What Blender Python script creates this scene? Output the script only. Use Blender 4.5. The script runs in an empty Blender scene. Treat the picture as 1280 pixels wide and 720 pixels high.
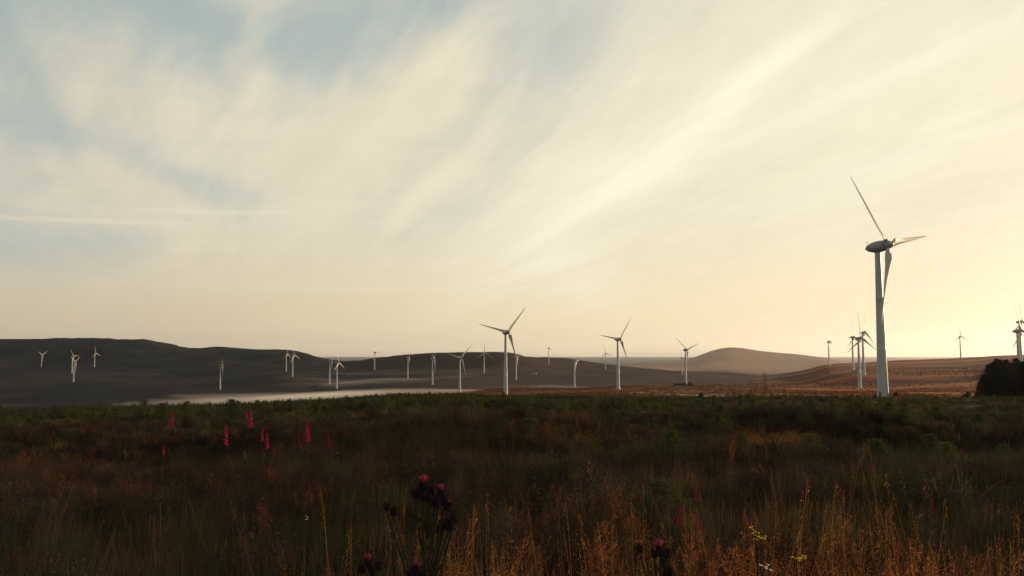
import bpy, math, random
import numpy as np
from mathutils import Vector, Matrix

rng = np.random.default_rng(7)
random.seed(7)
C = bpy.context.scene.collection
PI = math.pi
R = math.radians

# ------------------------------------------------------------------ camera geometry
F = 995.0                       # focal length in pixels of the 1280 wide frame
HOR = 443.0                     # image row of the horizon
PITCH = math.atan((HOR - 360.0) / F)
CP, SP = math.cos(PITCH), math.sin(PITCH)
SUN_AZ, SUN_EL = 55.0, 7.2


def ray(px, py):
    """direction through a picture point, scaled to forward distance 1"""
    cx, cy = (px - 640.0) / F, (360.0 - py) / F
    y = CP - cy * SP
    z = SP + cy * CP
    return cx / y, z / y


def place(px, py, D):
    a, b = ray(px, py)
    return Vector((a * D, D, b * D))

# ------------------------------------------------------------------ smooth noise (numpy)
_P = rng.permutation(512)
_G = rng.random(512)


def vnoise(x, y):
    xi, yi = np.floor(x).astype(int), np.floor(y).astype(int)
    fx, fy = x - xi, y - yi
    fx = fx * fx * fx * (fx * (fx * 6 - 15) + 10)
    fy = fy * fy * fy * (fy * (fy * 6 - 15) + 10)
    h = lambda a, b: _G[(_P[(a % 512)] + b) % 512]
    return ((h(xi, yi) * (1 - fx) + h(xi + 1, yi) * fx) * (1 - fy)
            + (h(xi, yi + 1) * (1 - fx) + h(xi + 1, yi + 1) * fx) * fy)


def fbm(x, y, o=4):
    s, a, t = 0.0, 0.5, 0.0
    for i in range(o):
        s = s + a * vnoise(x + 17.3 * i, y - 9.1 * i)
        t += a
        a *= 0.5
        x = x * 2.03
        y = y * 2.03
    return s / t

# ------------------------------------------------------------------ terrain
FAR = [(18000, 453), (26000, 449.5), (50000, 446.2)]
COLS = {
    -300: [(250, 512), (320, 510), (450, 515), (750, 520), (1150, 514), (1500, 505), (1850, 490), (2750, 468), (3700, 452), (4600, 426), (6000, 440)] + FAR,
    0: [(250, 510), (320, 509), (450, 515), (750, 519), (1150, 512), (1500, 503), (1850, 492), (2400, 478), (2800, 468), (3500, 457), (3700, 453.5), (4600, 423), (6000, 438)] + FAR,
    85: [(250, 510), (320, 509), (450, 517), (750, 520), (1150, 511), (1500, 502), (1850, 492), (2400, 477), (2800, 468), (3500, 457.5), (3700, 453.5), (4600, 422), (6000, 438)] + FAR,
    195: [(250, 509), (320, 508.5), (450, 517), (750, 521), (1150, 509), (1500, 500.5), (1850, 492), (2024, 488), (2700, 472), (3500, 455), (4600, 424.5), (6000, 438)] + FAR,
    243: [(250, 508), (320, 508), (450, 517), (750, 521), (1150, 508.5), (1500, 499.5), (1850, 491.5), (2024, 488), (2700, 470), (3500, 452), (4300, 434.8), (6000, 440)] + FAR,
    276: [(250, 507), (320, 507), (450, 517), (750, 521), (1150, 508.5), (1500, 499), (1850, 491), (2024, 487.5), (2700, 467), (3500, 450), (4300, 432.8), (6000, 440)] + FAR,
    330: [(250, 505), (320, 505), (450, 515), (750, 519), (1150, 507.5), (1500, 498), (1850, 489), (2245, 473), (2760, 463), (3400, 450), (4100, 436.5), (6000, 440)] + FAR,
    365: [(250, 502), (320, 502), (450, 512), (750, 517), (1150, 506.5), (1500, 497), (1850, 487), (2245, 470), (2760, 463), (3400, 450), (4000, 436.5), (6000, 442)] + FAR,
    412: [(250, 499), (320, 499), (450, 507), (750, 512), (1150, 504), (1500, 495), (1865, 486.5), (2024, 480), (2760, 462), (3300, 454), (3800, 448.5), (6000, 452)] + FAR,
    468: [(250, 496), (320, 496), (450, 501), (750, 504), (1150, 500), (1500, 491), (1865, 482), (2760, 461), (3100, 445), (3800, 450), (6000, 454)] + FAR,
    520: [(250, 494.5), (320, 494), (450, 497), (750, 499), (1150, 497), (1500, 489), (1865, 482), (2296, 472), (2760, 458), (3100, 441.3), (3800, 448), (6000, 454)] + FAR,
    575: [(250, 494), (320, 493), (450, 494), (750, 495), (1150, 493.5), (1405, 491), (1865, 480), (2417, 466), (2760, 458), (3100, 439.8), (3800, 448), (6000, 454)] + FAR,
    632: [(250, 497), (320, 496), (450, 496), (760, 495), (980, 490), (1405, 486), (1865, 481), (2130, 474), (2600, 460), (3050, 439.3), (3800, 448), (6000, 454)] + FAR,
    686: [(250, 498), (320, 496), (450, 494.5), (760, 493), (980, 488.5), (1405, 485.5), (1865, 483), (2300, 472), (2800, 460), (3200, 452), (3500, 444.5), (4200, 450), (6000, 455)] + FAR,
    720: [(250, 499), (320, 497), (450, 494.5), (760, 492), (980, 488), (1405, 486), (1865, 484), (2300, 473), (2800, 463), (3200, 456), (3500, 449.3), (4200, 453), (6000, 456)] + FAR,
    772: [(250, 500), (320, 498), (450, 495), (760, 490), (970, 486.5), (1405, 482), (1865, 478), (2400, 471), (3090, 461), (3400, 456.5), (4500, 461), (9500, 460), (13000, 456.5), (15500, 457)] + FAR,
    857: [(250, 500), (320, 498), (450, 495), (760, 490), (980, 485), (1360, 481.5), (1865, 476), (2400, 471), (3000, 467.8), (3400, 464), (4500, 467), (9500, 461), (13000, 450), (15500, 454)] + FAR,
    885: [(250, 500), (320, 498), (450, 495), (760, 490), (980, 485), (1360, 481), (1865, 476), (2400, 471), (3000, 467.5), (3400, 464.5), (4500, 467), (9500, 455), (13000, 439), (15500, 448)] + FAR,
    912: [(250, 500), (320, 498), (450, 495), (760, 490), (980, 485), (1360, 480.5), (1865, 476), (2400, 471), (3000, 467.5), (3400, 465), (4500, 468), (9500, 455), (13000, 433.5), (15500, 445)] + FAR,
    950: [(250, 500), (320, 498), (450, 495), (760, 490), (980, 485), (1360, 480.5), (1865, 474), (2400, 469), (3000, 469), (3400, 470), (4500, 471), (9500, 459), (13000, 439), (15500, 447)] + FAR,
    1000: [(250, 500), (320, 498), (450, 495), (760, 490), (980, 485), (1360, 478), (1865, 468), (2300, 463), (3000, 468), (4500, 470), (9500, 459), (13000, 443.3), (15500, 448)] + FAR,
    1037: [(250, 501), (320, 499), (450, 495), (760, 491), (980, 485), (1250, 472), (1467, 465), (2050, 455.5), (2300, 454.2), (3000, 460), (5000, 466), (13000, 449), (15500, 452)] + FAR,
    1073: [(250, 502), (312, 500), (450, 496), (760, 491), (980, 485), (1137, 468.5), (1467, 462), (2050, 455), (2300, 453.5), (3000, 459), (5000, 465), (13000, 456)] + FAR,
    1110: [(250, 503), (312, 500.3), (450, 496), (760, 490), (980, 482), (1137, 468.5), (1467, 461), (2050, 453), (2300, 451), (3000, 457), (5000, 462), (13000, 456)] + FAR,
    1202: [(250, 503), (312, 500.5), (450, 496), (760, 489), (980, 478), (1137, 468), (1467, 459), (2050, 449), (2300, 447.3), (3000, 454), (5000, 460), (13000, 456)] + FAR,
    1275: [(250, 503), (312, 501), (450, 496), (850, 484), (1150, 454), (1500, 449), (2300, 443.8), (3000, 452), (5000, 458), (13000, 456)] + FAR,
    1600: [(250, 503), (312, 501), (450, 496), (850, 482), (1150, 462), (1500, 449), (2300, 440), (3000, 448), (5000, 456), (13000, 456)] + FAR,
}

# the meadow edge itself lies a little lower than the tops of its plants
for _k, _v in COLS.items():
    _d = 6.5 if _k <= 412 else (4.5 if _k <= 470 else (2.5 if _k < 900 else 0))
    COLS[_k] = [(a, b + _d) if a <= 320 else (a, b) for a, b in _v]


def pchip(x, y, q):
    h = np.diff(x)
    d = np.diff(y) / h
    m = np.zeros_like(y)
    for i in range(1, len(x) - 1):
        if d[i - 1] * d[i] > 0:
            w1, w2 = 2 * h[i] + h[i - 1], h[i] + 2 * h[i - 1]
            m[i] = (w1 + w2) / (w1 / d[i - 1] + w2 / d[i])
    m[0], m[-1] = d[0], d[-1]
    q = np.clip(q, x[0], x[-1])
    k = np.clip(np.searchsorted(x, q) - 1, 0, len(x) - 2)
    t = (q - x[k]) / h[k]
    return ((2 * t**3 - 3 * t**2 + 1) * y[k] + (t**3 - 2 * t**2 + t) * h[k] * m[k]
            + (-2 * t**3 + 3 * t**2) * y[k + 1] + (t**3 - t**2) * h[k] * m[k + 1])


GX = np.arange(-300, 1601, 12.0)
GL = np.linspace(math.log(250), math.log(50000), 260)
_ck = sorted(COLS)
_colrows = np.array([pchip(np.log(np.array([a for a, _ in COLS[k]], float)), np.array([b for _, b in COLS[k]], float), GL) for k in _ck])
TAB = np.array([pchip(np.array(_ck, float), _colrows[:, j], GX) for j in range(len(GL))]).T      # [x, D]
# soften along x a little
TAB = (np.vstack([TAB[:1], TAB[:-1]]) + 2 * TAB + np.vstack([TAB[1:], TAB[-1:]])) / 4


def row_at(px, D):
    u = np.clip((px - GX[0]) / 12.0, 0, len(GX) - 1.001)
    v = np.clip((np.log(np.maximum(D, 250)) - GL[0]) / (GL[1] - GL[0]), 0, len(GL) - 1.001)
    i, j = u.astype(int), v.astype(int)
    fu, fv = u - i, v - j
    return ((TAB[i, j] * (1 - fu) + TAB[i + 1, j] * fu) * (1 - fv) + (TAB[i, j + 1] * (1 - fu) + TAB[i + 1, j + 1] * fu) * fv)


def height(x, y):
    """ground height at world (x, y); arrays"""
    x, y = np.atleast_1d(np.asarray(x, float)), np.atleast_1d(np.asarray(y, float))
    th = np.arctan2(x, y)
    lim = 0.76
    thc = np.clip(th, -lim, lim)
    r = np.hypot(x, y)
    D = r * np.cos(thc)
    px = 640 + F * np.tan(thc) / 1.0 * 1.0035
    px = 640 + F * (np.tan(thc) * (CP + 0.0))            # row shift of x with pitch is under a pixel
    row = row_at(px, D)
    b = ray(0, row)[1]
    z = b * D
    # near ground: even slope from the camera's feet to the first knot
    row0 = row_at(px, np.full_like(D, 250.0))
    z0 = ray(0, row0)[1] * 250.0
    near = -1.6 + (z0 + 1.6) * D / 250.0
    t = np.clip((D - 200) / 80, 0, 1)
    t = t * t * (3 - 2 * t)
    z = near * (1 - t) + z * t
    # behind the camera keep it level
    back = np.clip((np.abs(th) - 1.2) / 1.2, 0, 1)
    z = z * (1 - back) + (-1.6 - 0.01 * r) * back
    und = ((fbm(x / 11, y / 8, 3) - .5) * 2.1 * np.clip((D - 4) / 16, 0, 1) + (fbm(x / 2.6 + 9, y / 2.6, 2) - .5) * .35 * np.clip(D / 6, 0, 1)) * np.clip(1.3 - D / 260, 0.25, 1) + (fbm(x / 55 + 4, y / 80, 3) - .5) * 3.4 * np.clip((D - 60) / 120, 0, 1) * np.clip(1 - (D - 600) / 500, 0, 1)
    far = (fbm(x / 260 + 5, y / 260, 5) - .5) * np.clip((D - 250) / 900, 0, 1) * 6.0 * np.clip(D / 2500, 0.3, 2.2) * np.clip(1 - (D - 8000) / 3000, .25, 1)
    gul = -np.abs(fbm(x / 420 + 40, y / 420 + 3, 4) - .5) * np.clip((D - 2200) / 1200, 0, 1) * 60 * np.clip(1 - (D - 5000) / 3000, 0, 1)
    return z + und + far + gul


def H(x, y):
    return float(height(x, y)[0])


def on_ground(px, D):
    """point on the ground under picture column px at forward distance D"""
    x = (px - 640) / F * D / 1.0
    # column is measured near the horizon row, where y == CP scaling applies
    a, _ = ray(px, 470)
    x = a * D
    return x, D, H(x, D)

# ------------------------------------------------------------------ materials
def new_mat(name):
    m = bpy.data.materials.new(name)
    m.use_nodes = True
    nt = m.node_tree
    nt.nodes.clear()
    return m, nt, nt.nodes, nt.links


def plain(name, col, rough=0.6, spec=0.3, noise=0.0, nscale=1.0, metallic=0.0):
    m, nt, N, L = new_mat(name)
    o = N.new('ShaderNodeOutputMaterial')
    b = N.new('ShaderNodeBsdfPrincipled')
    b.inputs['Roughness'].default_value = rough
    b.inputs['Specular IOR Level'].default_value = spec
    b.inputs['Metallic'].default_value = metallic
    L.new(b.outputs[0], o.inputs[0])
    if noise:
        tc = N.new('ShaderNodeTexCoord')
        n = N.new('ShaderNodeTexNoise')
        n.inputs['Scale'].default_value = nscale
        n.inputs['Detail'].default_value = 5
        mx = N.new('ShaderNodeMix')
        mx.data_type = 'RGBA'
        mx.inputs[6].default_value = (*[c * (1 - noise) for c in col], 1)
        mx.inputs[7].default_value = (*[min(1, c * (1 + noise)) for c in col], 1)
        L.new(tc.outputs['Object'], n.inputs['Vector'])
        L.new(n.outputs['Fac'], mx.inputs[0])
        L.new(mx.outputs[2], b.inputs['Base Color'])
    else:
        b.inputs['Base Color'].default_value = (*col, 1)
    return m


def leafy(name, cols, trans=0.35, bycoord=None):
    """thin foliage: colour varies per plant (random per instance) along a ramp"""
    m, nt, N, L = new_mat(name)
    o = N.new('ShaderNodeOutputMaterial')
    info = N.new('ShaderNodeObjectInfo')
    rp = N.new('ShaderNodeValToRGB')
    el = rp.color_ramp.elements
    for i, c in enumerate(cols):
        p = i / max(1, len(cols) - 1)
        if i == 0:
            e = el[0]
        elif i == len(cols) - 1:      # the end stop
            e = el[len(el) - 1]
        else:
            e = el.new(p)
        e.position = p
        e.color = (*c, 1)
    geo = N.new('ShaderNodeNewGeometry')
    ad = N.new('ShaderNodeMath')
    ad.operation = 'ADD'
    sc = N.new('ShaderNodeMath')
    sc.operation = 'MULTIPLY'
    sc.inputs[1].default_value = 0.35
    L.new(geo.outputs['Random Per Island'], sc.inputs[0])
    s2 = N.new('ShaderNodeMath')
    s2.operation = 'MULTIPLY'
    s2.inputs[1].default_value = 0.7
    L.new(info.outputs['Random'], s2.inputs[0])
    L.new(sc.outputs[0], ad.inputs[0])
    L.new(s2.outputs[0], ad.inputs[1])
    L.new(ad.outputs[0], rp.inputs[0])
    d = N.new('ShaderNodeBsdfDiffuse')
    d.inputs['Roughness'].default_value = 0.6
    t = N.new('ShaderNodeBsdfTranslucent')
    mx = N.new('ShaderNodeMixShader')
    mx.inputs[0].default_value = trans
    L.new(rp.outputs[0], d.inputs['Color'])
    L.new(rp.outputs[0], t.inputs['Color'])
    L.new(d.outputs[0], mx.inputs[1])
    L.new(t.outputs[0], mx.inputs[2])
    L.new(mx.outputs[0], o.inputs[0])
    return m


M = {}
M['tower'] = plain('tower_paint', (.33, .335, .35), 0.4, 0.4, 0.10, 0.35)
M['blade'] = plain('blade_paint', (.32, .315, .31), 0.5, 0.4, 0.06, 0.4)
M['nacelle'] = plain('nacelle_paint', (.24, .23, .22), 0.45, 0.4, 0.10, 0.6)
M['metal'] = plain('dark_metal', (.10, .10, .10), 0.5, 0.4)
M['concrete'] = plain('concrete', (.26, .25, .23), 0.9, 0.2, 0.2, 1.0)
M['wood'] = plain('weathered_wood', (.06, .05, .04), 0.9, 0.1, 0.3, 2.0)
M['bark'] = plain('bark', (.045, .035, .028), 0.95, 0.1, 0.3, 6.0)
M['slate'] = plain('slate_roof', (.05, .05, .055), 0.8, 0.2, 0.2, 0.8)
M['wall_dark'] = plain('dark_cladding', (.05, .055, .06), 0.8, 0.2, 0.2, 0.5)
M['wall_pale'] = plain('pale_render', (.45, .42, .38), 0.85, 0.2, 0.1, 0.5)
M['track'] = plain('stone_track', (.32, .25, .18), 0.95, 0.1, 0.3, 0.05)
M['spruce'] = leafy('spruce_needles', [(.010, .013, .010), (.020, .024, .016), (.040, .040, .024)], 0.12)
M['young'] = leafy('young_spruce_needles', [(.034, .044, .020), (.060, .072, .028), (.105, .105, .040)], 0.25)
M['grass'] = leafy('grass_blades', [(.018, .016, .012), (.036, .028, .017), (.075, .052, .028), (.15, .10, .052)], 0.35)
M['rush'] = leafy('rush_blades', [(.013, .018, .011), (.028, .034, .018), (.065, .068, .034)], 0.3)
M['straw'] = leafy('straw_stems', [(.10, .045, .016), (.24, .100, .030), (.44, .20, .07)], 0.45)
M['sorrel'] = leafy('sorrel_seed', [(.045, .020, .014), (.12, .042, .022), (.30, .11, .048)], 0.4)
M['heather'] = leafy('heather_twigs', [(.018, .014, .013), (.036, .026, .021), (.075, .050, .038)], 0.2)
M['herb'] = leafy('herb_leaves', [(.022, .032, .014), (.042, .054, .022), (.085, .092, .036)], 0.35)
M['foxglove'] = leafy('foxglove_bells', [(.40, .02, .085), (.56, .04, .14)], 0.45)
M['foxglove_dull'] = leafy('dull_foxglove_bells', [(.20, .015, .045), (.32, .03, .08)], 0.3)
M['foxstem'] = leafy('foxglove_stem', [(.035, .026, .015), (.055, .04, .02)], 0.3)
M['thistle_bud'] = leafy('thistle_bud', [(.014, .011, .016), (.030, .020, .026)], 0.1)
M['thistle_floret'] = leafy('thistle_floret', [(.20, .03, .065), (.30, .05, .10)], 0.4)
M['thistle_stem'] = leafy('thistle_stem', [(.020, .020, .014), (.045, .040, .024)], 0.1)
M['olive'] = leafy('olive_blades', [(.08, .075, .022), (.15, .13, .042), (.24, .20, .07)], 0.4)
M['moorgrass'] = leafy('moor_grass', [(.045, .024, .013), (.10, .042, .017), (.20, .078, .025)], 0.35)
M['yellow'] = leafy('ragwort_petals', [(.65, .42, .06), (.75, .55, .12)], 0.4)
M['seedtop'] = leafy('grass_seed_heads', [(.026, .020, .013), (.045, .032, .020), (.07, .045, .027)], 0.4)
M['whitep'] = leafy('white_petals', [(.75, .73, .70), (.8, .8, .78)], 0.3)


def ground_material():
    m, nt, N, L = new_mat('moorland')
    o = N.new('ShaderNodeOutputMaterial')
    b = N.new('ShaderNodeBsdfPrincipled')
    b.inputs['Roughness'].default_value = 0.95
    b.inputs['Specular IOR Level'].default_value = 0.05
    L.new(b.outputs[0], o.inputs[0])
    at = N.new('ShaderNodeAttribute')
    at.attribute_name = 'cover'            # what grows there: rgb ground-cover colour
    geo = N.new('ShaderNodeNewGeometry')

    def noise(scale, det=6, sx=1, sy=1):
        mp = N.new('ShaderNodeMapping')
        mp.inputs['Scale'].default_value = (scale * sx, scale * sy, scale)
        n = N.new('ShaderNodeTexNoise')
        n.inputs['Scale'].default_value = 1
        n.inputs['Detail'].default_value = det
        n.inputs['Roughness'].default_value = 0.62
        L.new(geo.outputs['Position'], mp.inputs[0])
        L.new(mp.outputs[0], n.inputs['Vector'])
        return n.outputs['Fac']
    n1 = noise(1 / 60.0, 8, 0.5, 1)
    n2 = noise(1 / 7.0, 6)
    ml = N.new('ShaderNodeMath'); ml.operation = 'MULTIPLY'
    L.new(n1, ml.inputs[0]); L.new(n2, ml.inputs[1])
    mr = N.new('ShaderNodeMapRange')
    mr.inputs[1].default_value = 0.12
    mr.inputs[2].default_value = 0.40
    mr.inputs[3].default_value = 0.5
    mr.inputs[4].default_value = 1.65
    L.new(ml.outputs[0], mr.inputs[0])
    vm = N.new('ShaderNodeVectorMath'); vm.operation = 'SCALE'
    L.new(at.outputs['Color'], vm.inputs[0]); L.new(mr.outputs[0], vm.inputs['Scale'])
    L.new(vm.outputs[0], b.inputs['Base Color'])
    bp = N.new('ShaderNodeBump')
    bp.inputs['Strength'].default_value = 1.0
    bp.inputs['Distance'].default_value = 3.0
    n3 = noise(1 / 3.5, 8)
    L.new(n3, bp.inputs['Height'])
    L.new(bp.outputs[0], b.inputs['Normal'])
    return m


def link(name, me, parent=None, loc=None):
    o = bpy.data.objects.new(name, me)
    C.objects.link(o)
    if parent:
        o.parent = parent
    if loc is not None:
        o.location = loc
    return o


def mesh_np(name, V, Fq, mats=None, smooth=False, midx=None):
    """mesh from numpy vertices and an (n,4) or (n,3) face array"""
    me = bpy.data.meshes.new(name)
    V = np.asarray(V, np.float32)
    Fq = np.asarray(Fq, np.int32)
    n, k = Fq.shape
    me.vertices.add(len(V)); me.vertices.foreach_set('co', V.ravel())
    me.loops.add(n * k); me.loops.foreach_set('vertex_index', Fq.ravel())
    me.polygons.add(n)
    me.polygons.foreach_set('loop_start', np.arange(0, n * k, k, dtype=np.int32))
    me.polygons.foreach_set('loop_total', np.full(n, k, np.int32))
    if smooth:
        me.polygons.foreach_set('use_smooth', np.ones(n, bool))
    if midx is not None:
        me.polygons.foreach_set('material_index', np.asarray(midx, np.int32))
    me.update(calc_edges=True)
    me.validate()
    for m in mats or []:
        me.materials.append(m)
    return me


def tag(o, label=None, cat=None, group=None, kind=None):
    if label: o['label'] = label
    if cat: o['category'] = cat
    if group: o['group'] = group
    if kind: o['kind'] = kind
    return o


def build_terrain():
    a1 = np.arange(-44, 44.01, 0.14)
    a0 = np.arange(-180, -44, 3.0)
    a2 = np.arange(47, 180.1, 3.0)
    ang = np.radians(np.concatenate([a0, a1, a2]))
    rr = np.concatenate([np.array([0.05]), np.exp(np.linspace(math.log(0.8), math.log(250), 150)),
                         np.exp(np.linspace(math.log(254), math.log(17000), 360)),
                         np.exp(np.linspace(math.log(17500), math.log(60000), 30))])
    A, RR = np.meshgrid(ang, rr, indexing='ij')
    X, Y = np.sin(A) * RR, np.cos(A) * RR
    Z = height(X.ravel(), Y.ravel()).reshape(X.shape)
    na, nr = X.shape
    V = np.stack([X, Y, Z], -1).reshape(-1, 3)
    i = np.arange(na - 1)[:, None] * nr + np.arange(nr - 1)[None, :]
    Fq = np.stack([i, i + nr, i + nr + 1, i + 1], -1).reshape(-1, 4)
    me = mesh_np('ground', V, Fq, [ground_material()], True)
    # ground cover colours by place on the moor
    x, y = V[:, 0], V[:, 1]
    D = np.maximum(y, 1)
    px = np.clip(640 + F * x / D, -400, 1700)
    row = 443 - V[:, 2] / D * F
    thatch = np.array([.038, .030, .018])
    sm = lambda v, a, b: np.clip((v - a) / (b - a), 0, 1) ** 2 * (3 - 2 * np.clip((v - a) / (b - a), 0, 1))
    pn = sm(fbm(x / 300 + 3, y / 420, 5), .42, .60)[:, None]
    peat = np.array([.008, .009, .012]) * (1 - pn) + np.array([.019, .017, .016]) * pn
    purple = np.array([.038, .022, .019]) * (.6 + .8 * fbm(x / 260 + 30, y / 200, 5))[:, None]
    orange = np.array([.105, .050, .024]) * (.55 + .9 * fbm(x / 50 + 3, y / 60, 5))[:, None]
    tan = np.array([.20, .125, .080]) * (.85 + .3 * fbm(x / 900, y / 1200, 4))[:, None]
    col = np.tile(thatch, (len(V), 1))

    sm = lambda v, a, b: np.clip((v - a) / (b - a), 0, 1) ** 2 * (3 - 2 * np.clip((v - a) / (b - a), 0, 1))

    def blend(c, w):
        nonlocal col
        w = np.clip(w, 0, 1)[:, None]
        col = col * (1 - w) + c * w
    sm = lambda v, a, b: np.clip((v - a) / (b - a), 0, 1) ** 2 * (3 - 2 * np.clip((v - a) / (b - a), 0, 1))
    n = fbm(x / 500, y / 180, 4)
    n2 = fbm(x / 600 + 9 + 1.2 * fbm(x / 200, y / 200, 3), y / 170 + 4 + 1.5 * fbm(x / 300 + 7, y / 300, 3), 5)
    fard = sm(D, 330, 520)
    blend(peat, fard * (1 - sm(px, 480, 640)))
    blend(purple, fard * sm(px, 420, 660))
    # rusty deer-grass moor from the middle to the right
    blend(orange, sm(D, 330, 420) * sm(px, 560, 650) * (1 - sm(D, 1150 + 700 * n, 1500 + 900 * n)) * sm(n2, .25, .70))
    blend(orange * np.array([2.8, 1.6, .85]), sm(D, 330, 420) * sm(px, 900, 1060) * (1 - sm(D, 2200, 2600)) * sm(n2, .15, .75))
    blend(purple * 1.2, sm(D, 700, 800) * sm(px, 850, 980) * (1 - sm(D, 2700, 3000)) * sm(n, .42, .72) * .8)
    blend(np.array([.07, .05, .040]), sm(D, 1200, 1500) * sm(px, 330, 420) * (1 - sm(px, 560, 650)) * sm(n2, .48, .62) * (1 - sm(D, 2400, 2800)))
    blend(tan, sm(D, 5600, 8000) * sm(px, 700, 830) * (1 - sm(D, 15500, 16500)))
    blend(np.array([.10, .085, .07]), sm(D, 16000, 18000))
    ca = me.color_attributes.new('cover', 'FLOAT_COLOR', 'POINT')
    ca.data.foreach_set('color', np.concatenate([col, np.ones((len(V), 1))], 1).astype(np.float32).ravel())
    o = link('ground', me)
    tag(o, kind='structure')
    return o


build_terrain()

# ------------------------------------------------------------------ ribbons (blades, stems, leaves)
class Rib:
    """collects thin curved strips into one mesh"""
    def __init__(s): s.V = []; s.F = []; s.M = []; s.n = 0

    def strips(s, base, tipdir, length, width, bend, seg=4, mat=0, taper=1.0, side=None):
        """base (n,3) tipdir (n,3) unit, length (n), width (n), bend (n,3): added * t^2"""
        n = len(base)
        t = np.linspace(0, 1, seg + 1)
        P = base[:, None, :] + tipdir[:, None, :] * (length[:, None] * t)[:, :, None] + bend[:, None, :] * (t ** 2)[None, :, None]
        if side is None:
            a = rng.random(n) * 2 * PI
            side = np.stack([np.cos(a), np.sin(a), np.zeros(n)], -1)
        w = (width[:, None] * (1 - taper * t ** 1.5)[None, :])[:, :, None] * .5
        w = np.maximum(w, 0.0002)
        A, B = P - side[:, None, :] * w, P + side[:, None, :] * w
        V = np.stack([A, B], 2).reshape(n, -1, 3)
        k = 2 * (seg + 1)
        j = np.arange(seg) * 2
        f = np.stack([j, j + 1, j + 3, j + 2], -1)[None] + (np.arange(n) * k)[:, None, None] + s.n
        s.V.append(V.reshape(-1, 3)); s.F.append(f.reshape(-1, 4)); s.M.append(np.full(n * seg, mat))
        s.n += n * k

    def quads(s, cen, size, mat=0, nrm=None, aspect=1.0):
        n = len(cen)
        a = rng.normal(size=(n, 3)); a /= np.linalg.norm(a, axis=1)[:, None]
        b = rng.normal(size=(n, 3)); b -= a * (a * b).sum(1)[:, None]; b /= np.linalg.norm(b, axis=1)[:, None]
        sz = np.broadcast_to(np.asarray(size, float), (n,))[:, None]
        a, b = a * sz * .5, b * sz * .5 * aspect
        V = np.stack([cen - a, cen - b, cen + a, cen + b], 1)
        f = np.arange(n * 4).reshape(n, 4) + s.n
        s.V.append(V.reshape(-1, 3)); s.F.append(f); s.M.append(np.full(n, mat)); s.n += n * 4

    def tube(s, pts, rad, k=6, mat=0):
        pts = np.asarray(pts, float); rad = np.asarray(rad, float)
        n = len(pts)
        d = np.gradient(pts, axis=0); d /= np.linalg.norm(d, axis=1)[:, None] + 1e-9
        ref = np.where(np.abs(d[:, 2:3]) > .9, [[1, 0, 0]], [[0, 0, 1.]])
        u = np.cross(d, ref); u /= np.linalg.norm(u, axis=1)[:, None] + 1e-9
        v = np.cross(d, u)
        a = np.arange(k) / k * 2 * PI
        V = pts[:, None, :] + rad[:, None, None] * (u[:, None, :] * np.cos(a)[None, :, None] + v[:, None, :] * np.sin(a)[None, :, None])
        i = np.arange(n - 1)[:, None] * k; j = np.arange(k)[None, :]; j2 = (j + 1) % k
        f = np.stack([i + j, i + j2, i + k + j2, i + k + j], -1).reshape(-1, 4) + s.n
        s.V.append(V.reshape(-1, 3)); s.F.append(f); s.M.append(np.full(len(f), mat)); s.n += n * k

    def mesh(s, name, mats, smooth=False):
        return mesh_np(name, np.concatenate(s.V), np.concatenate(s.F), mats, smooth, np.concatenate(s.M))


def up(n, spread):
    a = rng.random(n) * 2 * PI
    r = np.abs(rng.normal(size=n)) * spread
    d = np.stack([np.cos(a) * r, np.sin(a) * r, np.ones(n)], -1)
    return d / np.linalg.norm(d, axis=1)[:, None]


def disc(n, r):
    a = rng.random(n) * 2 * PI; q = np.sqrt(rng.random(n)) * r
    return np.stack([np.cos(a) * q, np.sin(a) * q, np.zeros(n)], -1)


def tuft(n=70, h=.7, rad=.18, spread=.28, w=.007, droop=.25, seeds=0, mats=('grass', 'seedtop'), wind=.05):
    r = Rib()
    b = disc(n, rad); d = up(n, spread)
    ln = h * (.45 + .6 * rng.random(n))
    bend = d * np.array([1, 1, 0]) * (ln * droop * (1 + rng.random(n)))[:, None]
    bend[:, 2] -= ln * droop * rng.random(n) * .8
    bend[:, 0] -= wind * h
    r.strips(b, d, ln, w * (.6 + .8 * rng.random(n)), bend, 4, 0)
    if seeds:
        b = disc(seeds, rad); d = up(seeds, spread * .5)
        ln = h * (1.0 + .45 * rng.random(seeds))
        bend = d * np.array([1, 1, 0]) * .2 * ln[:, None]; bend[:, 0] -= wind * h * 1.4
        r.strips(b, d, ln, np.full(seeds, w * .5), bend, 4, 1, taper=.4)
        for i in range(seeds):      # feathery panicle
            tip = b[i] + d[i] * ln[i] + bend[i]
            m = 26
            t = rng.random(m)
            cen = tip - (d[i] + bend[i] / ln[i]) * (t * .20 * ln[i])[:, None] + rng.normal(size=(m, 3)) * (.004 + .012 * t[:, None])
            r.quads(cen, .006 + .007 * rng.random(m), 1, aspect=.4)
    return r.mesh('grass_tuft', [M[mats[0]], M[mats[1]]])


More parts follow.
